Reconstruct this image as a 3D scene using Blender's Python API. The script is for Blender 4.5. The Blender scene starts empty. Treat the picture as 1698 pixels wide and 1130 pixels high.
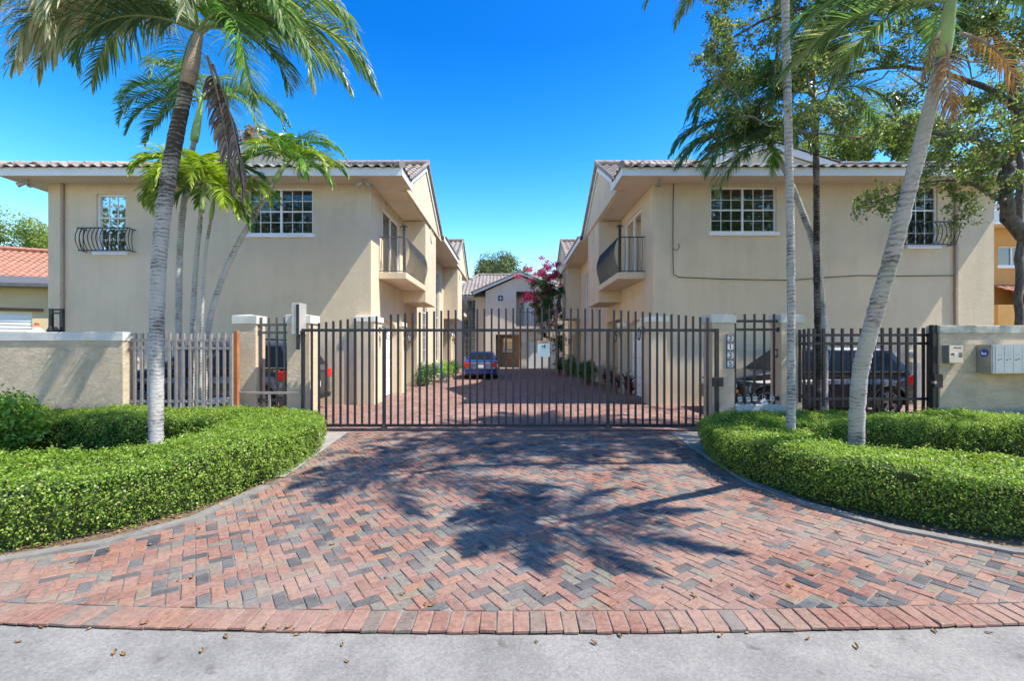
import bpy, bmesh, math, random
import numpy as np
from mathutils import Vector, Matrix
random.seed(7)
rng = np.random.default_rng(11)
R = math.radians
PI = math.pi
scene = bpy.context.scene
COL = scene.collection

# ---------------------------------------------------------------- survey helpers (metres; camera eye 1.7 m above the drive)
EYE = 1.7
def U(px, Y): return (px - 849) * Y / 755
def V(py, Y): return EYE - (py - 575) * Y / 755
def W(px, py, Y): return Vector((U(px, Y), Y, V(py, Y)))

# ---------------------------------------------------------------- materials
def nodes(name):
    m = bpy.data.materials.new(name); m.use_nodes = True
    nt = m.node_tree; b = nt.nodes['Principled BSDF']
    return m, nt, b
def N(nt, kind, **kw):
    n = nt.nodes.new(kind)
    for k, v in kw.items():
        if k in n.inputs: n.inputs[k].default_value = v
        else: setattr(n, k, v)
    return n
def coords(nt, scale=(1, 1, 1)):
    tc = nt.nodes.new('ShaderNodeTexCoord'); mp = nt.nodes.new('ShaderNodeMapping')
    mp.inputs['Scale'].default_value = scale
    nt.links.new(tc.outputs['Object'], mp.inputs['Vector'])
    return mp.outputs['Vector']
def ramp(nt, fac, stops):
    r = nt.nodes.new('ShaderNodeValToRGB'); e = r.color_ramp.elements
    while len(e) < len(stops): e.new(0.5)
    for i, (p, c) in enumerate(stops):
        e[i].position = p; e[i].color = (*c, 1)
    nt.links.new(fac, r.inputs['Fac'])
    return r.outputs['Color']
def bump(nt, b, height, strength, dist):
    n = nt.nodes.new('ShaderNodeBump'); n.inputs['Strength'].default_value = strength; n.inputs['Distance'].default_value = dist
    nt.links.new(height, n.inputs['Height']); nt.links.new(n.outputs['Normal'], b.inputs['Normal'])
    return n
def mixc(nt, fac, a, b2, mode='MIX'):
    n = nt.nodes.new('ShaderNodeMix'); n.data_type = 'RGBA'; n.blend_type = mode
    if hasattr(fac, 'is_output'): nt.links.new(fac, n.inputs[0])
    else: n.inputs[0].default_value = fac
    for i, c in ((6, a), (7, b2)):
        if hasattr(c, 'is_output'): nt.links.new(c, n.inputs[i])
        else: n.inputs[i].default_value = (*c, 1)
    return n.outputs[2]
def scl(c, k): return tuple(min(1, x * k) for x in c)

def plain(name, col, rough=0.5, metal=0.0, var=0.12, scale=6.0, bmp=0.0, bscale=40, spec=0.5):
    m, nt, b = nodes(name)
    v = coords(nt)
    n = N(nt, 'ShaderNodeTexNoise', Scale=scale, Detail=6.0, Roughness=0.6); nt.links.new(v, n.inputs['Vector'])
    c = ramp(nt, n.outputs['Fac'], [(0.3, scl(col, 1 - var)), (0.7, scl(col, 1 + var))])
    nt.links.new(c, b.inputs['Base Color'])
    b.inputs['Roughness'].default_value = rough; b.inputs['Metallic'].default_value = metal
    b.inputs['Specular IOR Level'].default_value = spec
    if bmp:
        n2 = N(nt, 'ShaderNodeTexNoise', Scale=bscale, Detail=4.0); nt.links.new(v, n2.inputs['Vector'])
        bump(nt, b, n2.outputs['Fac'], bmp, 0.01)
    return m

def stucco(name, col, tex=1.0, dirt=0.0):
    m, nt, b = nodes(name)
    v = coords(nt)
    n1 = N(nt, 'ShaderNodeTexNoise', Scale=0.9, Detail=5.0, Roughness=0.6); nt.links.new(v, n1.inputs['Vector'])
    c = ramp(nt, n1.outputs['Fac'], [(0.28, scl(col, 0.90)), (0.5, col), (0.74, scl(col, 1.05))])
    vs = coords(nt, (2.2, 2.2, 0.25))
    n2 = N(nt, 'ShaderNodeTexNoise', Scale=1.6, Detail=5.0, Roughness=0.65); nt.links.new(vs, n2.inputs['Vector'])
    c = mixc(nt, 0.3, c, ramp(nt, n2.outputs['Fac'], [(0.36, (0.82, 0.81, 0.79)), (0.6, (1, 1, 1))]), 'MULTIPLY')
    if dirt:
        n4 = N(nt, 'ShaderNodeTexNoise', Scale=3.0, Detail=8.0, Roughness=0.75); nt.links.new(v, n4.inputs['Vector'])
        c = mixc(nt, dirt, c, ramp(nt, n4.outputs['Fac'], [(0.4, (0.5, 0.5, 0.45)), (0.6, (1, 1, 1))]), 'MULTIPLY')
    nt.links.new(c, b.inputs['Base Color'])
    b.inputs['Roughness'].default_value = 0.9; b.inputs['Specular IOR Level'].default_value = 0.2
    # trowelled stucco: broad sweeps plus a finer grain
    vd = coords(nt, (1, 1, 1.6))
    n3 = N(nt, 'ShaderNodeTexNoise', Scale=7.0, Detail=6.0, Roughness=0.6, Distortion=1.2); nt.links.new(vd, n3.inputs['Vector'])
    n5 = N(nt, 'ShaderNodeTexVoronoi', Scale=5.0); n5.feature = 'DISTANCE_TO_EDGE'; nt.links.new(n3.outputs['Color'], n5.inputs['Vector'])
    ad = nt.nodes.new('ShaderNodeMath'); ad.operation = 'ADD'
    nt.links.new(n3.outputs['Fac'], ad.inputs[0]); nt.links.new(n5.outputs['Distance'], ad.inputs[1])
    bump(nt, b, ad.outputs[0], 0.45 * tex, 0.02)
    return m

def foliage(name, stops, trans=0.35, rough=0.42, spec=0.5):
    m, nt, b = nodes(name)
    g = nt.nodes.new('ShaderNodeNewGeometry')
    c = ramp(nt, g.outputs['Random Per Island'], stops)
    nt.links.new(c, b.inputs['Base Color']); b.inputs['Roughness'].default_value = rough
    b.inputs['Specular IOR Level'].default_value = spec
    t = nt.nodes.new('ShaderNodeBsdfTranslucent')
    nt.links.new(mixc(nt, 1.0, c, (1.0, 1.0, 0.55), 'MULTIPLY'), t.inputs['Color'])
    mx = nt.nodes.new('ShaderNodeMixShader'); mx.inputs[0].default_value = trans
    nt.links.new(b.outputs[0], mx.inputs[1]); nt.links.new(t.outputs[0], mx.inputs[2])
    nt.links.new(mx.outputs[0], nt.nodes['Material Output'].inputs['Surface'])
    return m

def bricks_mat(name, stops, dust=0.35, dustcol=(0.46, 0.38, 0.33)):
    m, nt, b = nodes(name)
    g = nt.nodes.new('ShaderNodeNewGeometry')
    c = ramp(nt, g.outputs['Random Per Island'], stops)
    v = coords(nt)
    n1 = N(nt, 'ShaderNodeTexNoise', Scale=28.0, Detail=6.0, Roughness=0.7); nt.links.new(v, n1.inputs['Vector'])
    c = mixc(nt, 0.85, c, ramp(nt, n1.outputs['Fac'], [(0.32, (0.55, 0.54, 0.54)), (0.52, (1.0, 1.0, 1.0)), (0.72, (1.25, 1.22, 1.2))]), 'MULTIPLY')
    n2 = N(nt, 'ShaderNodeTexNoise', Scale=1.1, Detail=7.0, Roughness=0.65); nt.links.new(v, n2.inputs['Vector'])
    f = ramp(nt, n2.outputs['Fac'], [(0.38, (0, 0, 0)), (0.72, (dust, dust, dust))])
    c = mixc(nt, f, c, dustcol)
    n6 = N(nt, 'ShaderNodeTexNoise', Scale=7.0, Detail=5.0, Roughness=0.7); nt.links.new(v, n6.inputs['Vector'])
    c = mixc(nt, 0.5, c, ramp(nt, n6.outputs['Fac'], [(0.33, (0.72, 0.70, 0.69)), (0.55, (1, 1, 1))]), 'MULTIPLY')
    nt.links.new(c, b.inputs['Base Color'])
    b.inputs['Roughness'].default_value = 0.85; b.inputs['Specular IOR Level'].default_value = 0.25
    n3 = N(nt, 'ShaderNodeTexNoise', Scale=60.0, Detail=5.0); nt.links.new(v, n3.inputs['Vector'])
    bump(nt, b, n3.outputs['Fac'], 0.35, 0.006)
    return m

def bark(name, light, dark, ring=14.0, amount=0.5, lichen=None, zfade=None):
    """ringed palm bark: broken dark leaf scars on a pale ground; zfade = (z0, z1) makes the scars denser up the trunk"""
    m, nt, b = nodes(name)
    v = coords(nt); vs = coords(nt, (1.0, 1.0, 5.5))
    w = N(nt, 'ShaderNodeTexWave', Scale=ring, Distortion=7.0, Detail=5.0); w.inputs['Detail Scale'].default_value = 1.2
    w.bands_direction = 'Z'; nt.links.new(v, w.inputs['Vector'])
    n = N(nt, 'ShaderNodeTexNoise', Scale=11.0, Detail=8.0, Roughness=0.78); nt.links.new(vs, n.inputs['Vector'])
    n0 = N(nt, 'ShaderNodeTexNoise', Scale=2.2, Detail=4.0, Roughness=0.6); nt.links.new(v, n0.inputs['Vector'])
    def math_(op, a, b2):
        x = nt.nodes.new('ShaderNodeMath'); x.operation = op
        for k, q in enumerate((a, b2)):
            if hasattr(q, 'is_output'): nt.links.new(q, x.inputs[k])
            else: x.inputs[k].default_value = q
        return x.outputs[0]
    h = math_('ADD', math_('MULTIPLY', w.outputs['Fac'], 0.07), math_('ADD', math_('MULTIPLY', n.outputs['Fac'], 0.60), math_('MULTIPLY', n0.outputs['Fac'], 0.42)))
    if zfade:
        sp = nt.nodes.new('ShaderNodeSeparateXYZ'); nt.links.new(v, sp.inputs[0])
        mr = nt.nodes.new('ShaderNodeMapRange'); mr.inputs[1].default_value = zfade[0]; mr.inputs[2].default_value = zfade[1]; mr.inputs[3].default_value = 0.05; mr.inputs[4].default_value = -0.075
        nt.links.new(sp.outputs[2], mr.inputs[0]); h = math_('ADD', h, mr.outputs[0])
    t = 0.60 - amount*0.22
    c = ramp(nt, h, [(t-.05, dark), (t+.015, scl(light, 0.62)), (t+.07, scl(light, 0.9)), (t+.2, light)])
    if lichen:
        n2 = N(nt, 'ShaderNodeTexNoise', Scale=3.5, Detail=6.0, Roughness=0.7); nt.links.new(v, n2.inputs['Vector'])
        c = mixc(nt, ramp(nt, n2.outputs['Fac'], [(0.5, (0, 0, 0)), (0.62, (0.6, 0.6, 0.6))]), c, lichen)
    nt.links.new(c, b.inputs['Base Color']); b.inputs['Roughness'].default_value = 0.92
    b.inputs['Specular IOR Level'].default_value = 0.2
    bump(nt, b, h, 1.0, 0.03)
    return m

def glass_mat(name, tint=(0.5, 0.55, 0.55), refl=0.09):
    m, nt, b = nodes(name)
    nt.nodes.remove(b)
    t = nt.nodes.new('ShaderNodeBsdfTransparent'); t.inputs['Color'].default_value = (*tint, 1)
    g = nt.nodes.new('ShaderNodeBsdfGlossy'); g.inputs['Roughness'].default_value = 0.02
    v = coords(nt); n = N(nt, 'ShaderNodeTexNoise', Scale=1.3, Detail=2.0); nt.links.new(v, n.inputs['Vector'])
    bp = nt.nodes.new('ShaderNodeBump'); bp.inputs['Strength'].default_value = 0.05; nt.links.new(n.outputs['Fac'], bp.inputs['Height'])
    nt.links.new(bp.outputs['Normal'], g.inputs['Normal'])
    lw = nt.nodes.new('ShaderNodeFresnel'); lw.inputs['IOR'].default_value = 1.5
    ad = nt.nodes.new('ShaderNodeMath'); ad.operation = 'ADD'; ad.inputs[1].default_value = refl; ad.use_clamp = True
    nt.links.new(lw.outputs[0], ad.inputs[0])
    mx = nt.nodes.new('ShaderNodeMixShader'); nt.links.new(ad.outputs[0], mx.inputs[0])
    nt.links.new(t.outputs[0], mx.inputs[1]); nt.links.new(g.outputs[0], mx.inputs[2])
    nt.links.new(mx.outputs[0], nt.nodes['Material Output'].inputs['Surface'])
    return m

def car_paint(name, col):
    m, nt, b = nodes(name)
    v = coords(nt)
    n = N(nt, 'ShaderNodeTexNoise', Scale=900.0, Detail=1.0); nt.links.new(v, n.inputs['Vector'])
    nt.links.new(ramp(nt, n.outputs['Fac'], [(0.4, scl(col, 0.85)), (0.6, scl(col, 1.2))]), b.inputs['Base Color'])
    b.inputs['Metallic'].default_value = 0.15; b.inputs['Roughness'].default_value = 0.4; b.inputs['Specular IOR Level'].default_value = .3
    b.inputs['Coat Weight'].default_value = 1.0; b.inputs['Coat Roughness'].default_value = 0.04
    return m

M = {}
TAN = (0.685, 0.575, 0.41)
M['stucco'] = stucco('tan_stucco', TAN)
M['stucco_pillar'] = stucco('pillar_stucco', (0.67, 0.55, 0.40), 1.5)
M['stucco_wall'] = stucco('boundary_stucco', (0.66, 0.545, 0.40), 2.0, 0.3)
M['cap'] = stucco('white_cap', (0.64, 0.635, 0.60), 0.5, 0.3)
M['cap_dirty'] = stucco('stained_cap', (0.62, 0.62, 0.55), 0.5, 0.95)
M['trim'] = plain('white_trim', (0.76, 0.75, 0.70), 0.55, var=0.05, scale=2)
M['white'] = plain('white_paint', (0.82, 0.82, 0.80), 0.45, var=0.04, scale=3)
M['soffit'] = stucco('soffit_tan', (0.66, 0.55, 0.41), 0.3)
M['pale_stucco'] = stucco('pale_stucco', (0.79, 0.67, 0.53), 0.8)
M['iron'] = plain('dark_iron', (0.028, 0.031, 0.038), 0.42, 0.3, 0.3, 9, 0.15, 60)
M['iron_light'] = plain('grey_iron', (0.11, 0.105, 0.10), 0.45, 0.3, 0.3, 9, 0.15, 60)
M['iron_pale'] = plain('pale_grey_iron', (0.30, 0.27, 0.25), 0.5, 0.1, 0.2, 9, 0.1, 60)
M['steel'] = plain('brushed_steel', (0.42, 0.43, 0.42), 0.35, 0.8, 0.12, 5)
M['grey_metal'] = plain('pale_grey_metal', (0.52, 0.56, 0.56), 0.45, 0.25, 0.06, 3)
M['galv'] = plain('housing_grey', (0.50, 0.48, 0.45), 0.5, 0.3, 0.12, 4)
M['black'] = plain('black_plastic', (0.016, 0.016, 0.018), 0.5, var=0.2)
M['rust'] = plain('rusty_orange_paint', (0.40, 0.14, 0.05), 0.7, var=0.35, scale=5, bmp=0.3)
M['pinkish'] = plain('primer_pink_paint', (0.52, 0.34, 0.26), 0.7, var=0.2, scale=5)
M['glass'] = glass_mat('window_glass')
M['dark_glass'] = plain('dark_glass', (0.012, 0.015, 0.017), 0.06, var=0.3, scale=1, spec=0.18)
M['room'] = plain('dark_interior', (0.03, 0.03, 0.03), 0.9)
M['blind'] = plain('grey_blind', (0.20, 0.20, 0.19), 0.6, var=0.1)
M['curtain'] = plain('pale_curtain', (0.55, 0.55, 0.56), 0.8, var=0.2, scale=3)
M['mortar'] = plain('joint_sand', (0.20, 0.18, 0.155), 0.95, var=0.6, scale=4)
M['concrete'] = plain('pale_concrete', (0.30, 0.28, 0.25), 0.9, var=0.2, scale=5, bmp=0.3)
M['kerb'] = plain('kerb_concrete', (0.20, 0.19, 0.175), 0.9, var=0.25, scale=6, bmp=0.4)
M['soil'] = plain('mulch_soil', (0.14, 0.095, 0.06), 0.95, var=0.55, scale=22, bmp=0.9, bscale=30)
M['grass'] = plain('rough_grass', (0.09, 0.13, 0.035), 0.95, var=0.4, scale=10, bmp=0.8, bscale=60)
M['rubber'] = plain('tyre_rubber', (0.022, 0.022, 0.023), 0.8, var=0.2)
M['alloy'] = plain('alloy_rim', (0.5, 0.5, 0.5), 0.3, 0.85, 0.06)
M['chrome'] = plain('chrome_trim', (0.7, 0.7, 0.7), 0.12, 1.0, 0.03)
M['red_lens'] = plain('red_lens', (0.55, 0.015, 0.012), 0.15, var=0.1)
M['clear_lens'] = plain('clear_lens', (0.6, 0.62, 0.65), 0.12, 0.3, 0.1)
M['amber'] = plain('amber_lens', (0.7, 0.22, 0.02), 0.2)
M['wood'] = plain('brown_wood', (0.16, 0.075, 0.03), 0.6, var=0.3, scale=8)
M['blue'] = plain('blue_sticker', (0.02, 0.08, 0.42), 0.4, var=0.05)
M['ink'] = plain('ink_blue_black', (0.012, 0.015, 0.035), 0.5, var=0.1)
M['yellow'] = plain('sign_orange', (0.75, 0.42, 0.16), 0.5, var=0.05)
M['sign'] = plain('sign_pale', (0.62, 0.74, 0.70), 0.4, var=0.04)
M['grey_ink'] = plain('faded_ink', (0.42, 0.50, 0.48), 0.5, var=0.1)
M['orange_wall'] = stucco('orange_stucco', (0.62, 0.34, 0.12), 0.6)
M['cream_wall'] = stucco('cream_stucco', (0.64, 0.52, 0.32), 0.6)
M['orange_tile'] = plain('orange_clay_tile', (0.40, 0.185, 0.12), 0.85, var=0.3, scale=7, bmp=0.4)
M['grey_roof'] = plain('grey_shingle', (0.10, 0.10, 0.105), 0.9, var=0.35, scale=14, bmp=0.5)
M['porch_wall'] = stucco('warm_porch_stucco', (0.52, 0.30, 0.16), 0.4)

def tile_mat(name, stops):
    m, nt, b = nodes(name)
    v = coords(nt)
    n1 = N(nt, 'ShaderNodeTexNoise', Scale=2.6, Detail=7.0, Roughness=0.7); nt.links.new(v, n1.inputs['Vector'])
    c = ramp(nt, n1.outputs['Fac'], stops)
    n2 = N(nt, 'ShaderNodeTexNoise', Scale=30.0, Detail=5.0, Roughness=0.7); nt.links.new(v, n2.inputs['Vector'])
    c = mixc(nt, 0.6, c, ramp(nt, n2.outputs['Fac'], [(0.32, (0.55, 0.54, 0.53)), (0.6, (1.1, 1.1, 1.1))]), 'MULTIPLY')
    nt.links.new(c, b.inputs['Base Color']); b.inputs['Roughness'].default_value = 0.88
    bump(nt, b, n2.outputs['Fac'], 0.4, 0.01)
    return m
M['tile'] = tile_mat('weathered_roof_tile', [(0.3, (0.21, 0.17, 0.145)), (0.5, (0.33, 0.28, 0.24)), (0.72, (0.40, 0.35, 0.30))])

M['brick'] = bricks_mat('old_brick', [(0.0, (0.235, 0.118, 0.088)), (0.15, (0.285, 0.15, 0.108)), (0.30, (0.255, 0.13, 0.096)), (0.45, (0.31, 0.16, 0.102)),
                                      (0.58, (0.23, 0.172, 0.122)), (0.67, (0.18, 0.166, 0.132)), (0.76, (0.115, 0.117, 0.115)), (0.86, (0.058, 0.063, 0.070)), (1.0, (0.155, 0.146, 0.132))], .6, (.33,.275,.235))
for e in M['brick'].node_tree.nodes:
    if e.type == 'VALTORGB' and len(e.color_ramp.elements) == 9: e.color_ramp.interpolation = 'CONSTANT'
M['brick_edge'] = bricks_mat('border_brick', [(0.0, (0.235, 0.118, 0.088)), (0.2, (0.285, 0.15, 0.108)), (0.45, (0.255, 0.13, 0.096)), (0.65, (0.30, 0.165, 0.115)), (0.82, (0.21, 0.15, 0.11)), (0.92, (0.13, 0.125, 0.115)), (1.0, (0.26, 0.14, 0.10))], .5, (.36,.29,.24))
M['brick_in'] = bricks_mat('courtyard_brick', [(0.0, (0.27, 0.14, 0.11)), (0.4, (0.31, 0.17, 0.135)), (0.75, (0.34, 0.20, 0.16)), (1.0, (0.23, 0.13, 0.11))], 0.6, (0.38, 0.28, 0.235))

def road_mat():
    m, nt, b = nodes('pale_asphalt')
    v = coords(nt)
    n1 = N(nt, 'ShaderNodeTexNoise', Scale=55.0, Detail=6.0, Roughness=0.75); nt.links.new(v, n1.inputs['Vector'])
    c = ramp(nt, n1.outputs['Fac'], [(0.3, (0.165, 0.157, 0.142)), (0.5, (0.235, 0.225, 0.203)), (0.72, (0.33, 0.315, 0.285))])
    n2 = N(nt, 'ShaderNodeTexNoise', Scale=2.2, Detail=6.0, Roughness=0.65); nt.links.new(v, n2.inputs['Vector'])
    c = mixc(nt, 0.8, c, ramp(nt, n2.outputs['Fac'], [(0.36, (0.72, 0.72, 0.72)), (0.6, (1.05, 1.05, 1.04))]), 'MULTIPLY')
    n3 = N(nt, 'ShaderNodeTexVoronoi', Scale=160.0); nt.links.new(v, n3.inputs['Vector'])
    c = mixc(nt, 0.35, c, ramp(nt, n3.outputs['Distance'], [(0.1, (0.5, 0.5, 0.5)), (0.5, (1.2, 1.2, 1.2))]), 'MULTIPLY')
    n7 = N(nt, 'ShaderNodeTexNoise', Scale=9.0, Detail=3.0, Roughness=0.5); nt.links.new(v, n7.inputs['Vector'])
    c = mixc(nt, 1.0, c, ramp(nt, n7.outputs['Fac'], [(0.25, (0.66, 0.65, 0.63)), (0.35, (1, 1, 1))]), 'MULTIPLY')
    nt.links.new(c, b.inputs['Base Color']); b.inputs['Roughness'].default_value = 0.9
    bump(nt, b, n1.outputs['Fac'], 0.5, 0.006)
    return m
M['road'] = road_mat()

M['hedge'] = foliage('hedge_leaf', [(0.0, (0.05, 0.12, 0.016)), (0.3, (0.18, 0.33, 0.035)), (0.65, (0.33, 0.50, 0.06)), (0.9, (0.44, 0.58, 0.12)), (0.985, (0.52, 0.58, 0.26)), (1.0, (0.42, 0.26, 0.10))], 0.5, 0.42, 0.5)
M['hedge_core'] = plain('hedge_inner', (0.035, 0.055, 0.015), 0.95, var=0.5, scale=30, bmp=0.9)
M['shrub'] = foliage('shrub_leaf', [(0.0, (0.12, 0.26, 0.03)), (0.5, (0.24, 0.44, 0.05)), (1.0, (0.40, 0.58, 0.10))], 0.45)
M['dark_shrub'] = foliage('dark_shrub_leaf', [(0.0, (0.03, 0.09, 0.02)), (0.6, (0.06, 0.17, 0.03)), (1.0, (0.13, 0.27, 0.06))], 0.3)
M['oak'] = foliage('oak_leaf', [(0.0, (0.08, 0.15, 0.04)), (0.5, (0.19, 0.29, 0.08)), (0.86, (0.31, 0.39, 0.14)), (0.95, (0.36, 0.36, 0.12)), (0.99, (0.42, 0.22, 0.07)), (1.0, (0.44, 0.16, 0.06))], 0.5, 0.42, 0.6)
M['far_leaf'] = foliage('far_leaf', [(0.0, (0.12, 0.20, 0.04)), (0.6, (0.25, 0.34, 0.07)), (1.0, (0.40, 0.46, 0.12))], 0.5, 0.55)
M['far_dark'] = foliage('far_dark_leaf', [(0.0, (0.07, 0.11, 0.04)), (0.6, (0.13, 0.18, 0.06)), (1.0, (0.22, 0.26, 0.10))], 0.3, 0.55)
M['bronze'] = foliage('bronze_leaf', [(0.0, (0.18, 0.14, 0.03)), (0.6, (0.34, 0.22, 0.04)), (1.0, (0.45, 0.24, 0.06))], 0.35)
M['palm'] = foliage('palm_leaflet', [(0.0, (0.07, 0.16, 0.06)), (0.45, (0.15, 0.28, 0.10)), (0.75, (0.27, 0.38, 0.16)), (1.0, (0.50, 0.50, 0.30))], 0.45, 0.3, 0.8)
M['palm_dark'] = foliage('deep_green_leaflet', [(0.0, (0.04, 0.125, 0.055)), (0.6, (0.09, 0.22, 0.085)), (1.0, (0.20, 0.34, 0.14))], 0.42, 0.3, 0.8)
M['palm_yellow'] = foliage('yellow_green_leaflet', [(0.0, (0.17, 0.30, 0.02)), (0.5, (0.32, 0.45, 0.03)), (1.0, (0.52, 0.58, 0.10))], 0.4)
M['palm_bright'] = foliage('bright_green_leaflet', [(0.0, (0.06, 0.18, 0.03)), (0.5, (0.13, 0.32, 0.04)), (1.0, (0.28, 0.46, 0.08))], 0.4)
M['palm_straw'] = foliage('straw_edged_leaflet', [(0.0, (0.11, 0.20, 0.09)), (0.32, (0.24, 0.33, 0.15)), (0.44, (0.55, 0.52, 0.34)), (1.0, (0.75, 0.70, 0.52))], 0.42)
M['palm_dead'] = foliage('dead_leaflet', [(0.0, (0.09, 0.06, 0.055)), (0.6, (0.19, 0.14, 0.12)), (1.0, (0.36, 0.29, 0.23))], 0.1, 0.8)
M['palm_orange'] = foliage('orange_dying_leaflet', [(0.0, (0.28, 0.14, 0.06)), (0.6, (0.42, 0.26, 0.12)), (1.0, (0.46, 0.38, 0.22))], 0.25, 0.6)
M['rachis'] = plain('green_rachis', (0.22, 0.30, 0.10), 0.5, var=0.2)
M['rachis_dead'] = plain('dead_rachis', (0.30, 0.24, 0.19), 0.8, var=0.3)
M['shaft_green'] = plain('green_crownshaft', (0.28, 0.40, 0.14), 0.45, var=0.25, scale=5)
M['shaft_pale'] = bark('pale_crownshaft', (0.50, 0.42, 0.34), (0.20, 0.09, 0.05), 1.0, 0.75)
M['shaft_orange'] = plain('orange_crownshaft', (0.36, 0.20, 0.09), 0.6, var=0.4, scale=6)
M['palm_bark'] = bark('ringed_palm_bark', (0.56, 0.54, 0.51), (0.075, 0.068, 0.06), 6.0, 0.40, None, (2.0, 4.6))
M['palm_bark_dark'] = bark('dark_palm_bark', (0.30, 0.275, 0.25), (0.035, 0.03, 0.027), 7.0, 0.0)
M['palm_bark_lichen'] = bark('lichened_palm_bark', (0.55, 0.53, 0.51), (0.12, 0.112, 0.105), 6.0, 0.50, (0.42, 0.47, 0.41))
def oak_bark():
    m, nt, b = nodes('oak_bark'); v = coords(nt, (6, 6, 1.6))
    n = N(nt, 'ShaderNodeTexNoise', Scale=3.0, Detail=8.0, Roughness=0.75); nt.links.new(v, n.inputs['Vector'])
    nt.links.new(ramp(nt, n.outputs['Fac'], [(0.36, (0.045, 0.038, 0.032)), (0.5, (0.12, 0.103, 0.088)), (0.7, (0.20, 0.178, 0.155))]), b.inputs['Base Color'])
    b.inputs['Roughness'].default_value = .95; bump(nt, b, n.outputs['Fac'], 0.9, 0.03)
    return m
M['oak_bark'] = oak_bark()
M['twig'] = plain('grey_twig', (0.17, 0.145, 0.12), 0.9, var=0.3)
M['bract'] = foliage('magenta_bract', [(0.0, (0.45, 0.02, 0.12)), (0.6, (0.62, 0.04, 0.20)), (1.0, (0.72, 0.13, 0.16))], 0.4, 0.6)
M['cordyline'] = foliage('cordyline_leaf', [(0.0, (0.06, 0.02, 0.025)), (0.5, (0.16, 0.025, 0.04)), (0.8, (0.10, 0.05, 0.03)), (1.0, (0.42, 0.03, 0.08))], 0.25)
M['agave'] = plain('agave_leaf', (0.14, 0.26, 0.15), 0.5, var=0.25)
M['dry_leaf'] = foliage('dry_leaf', [(0.0, (0.10, 0.05, 0.025)), (0.5, (0.24, 0.12, 0.045)), (1.0, (0.42, 0.27, 0.10))], 0.1, 0.7)
M['paint_black'] = car_paint('black_car_paint', (0.012, 0.013, 0.018))
M['paint_grey'] = car_paint('graphite_car_paint', (0.06, 0.062, 0.068))
M['paint_blue'] = car_paint('blue_car_paint', (0.012, 0.026, 0.17))

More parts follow.
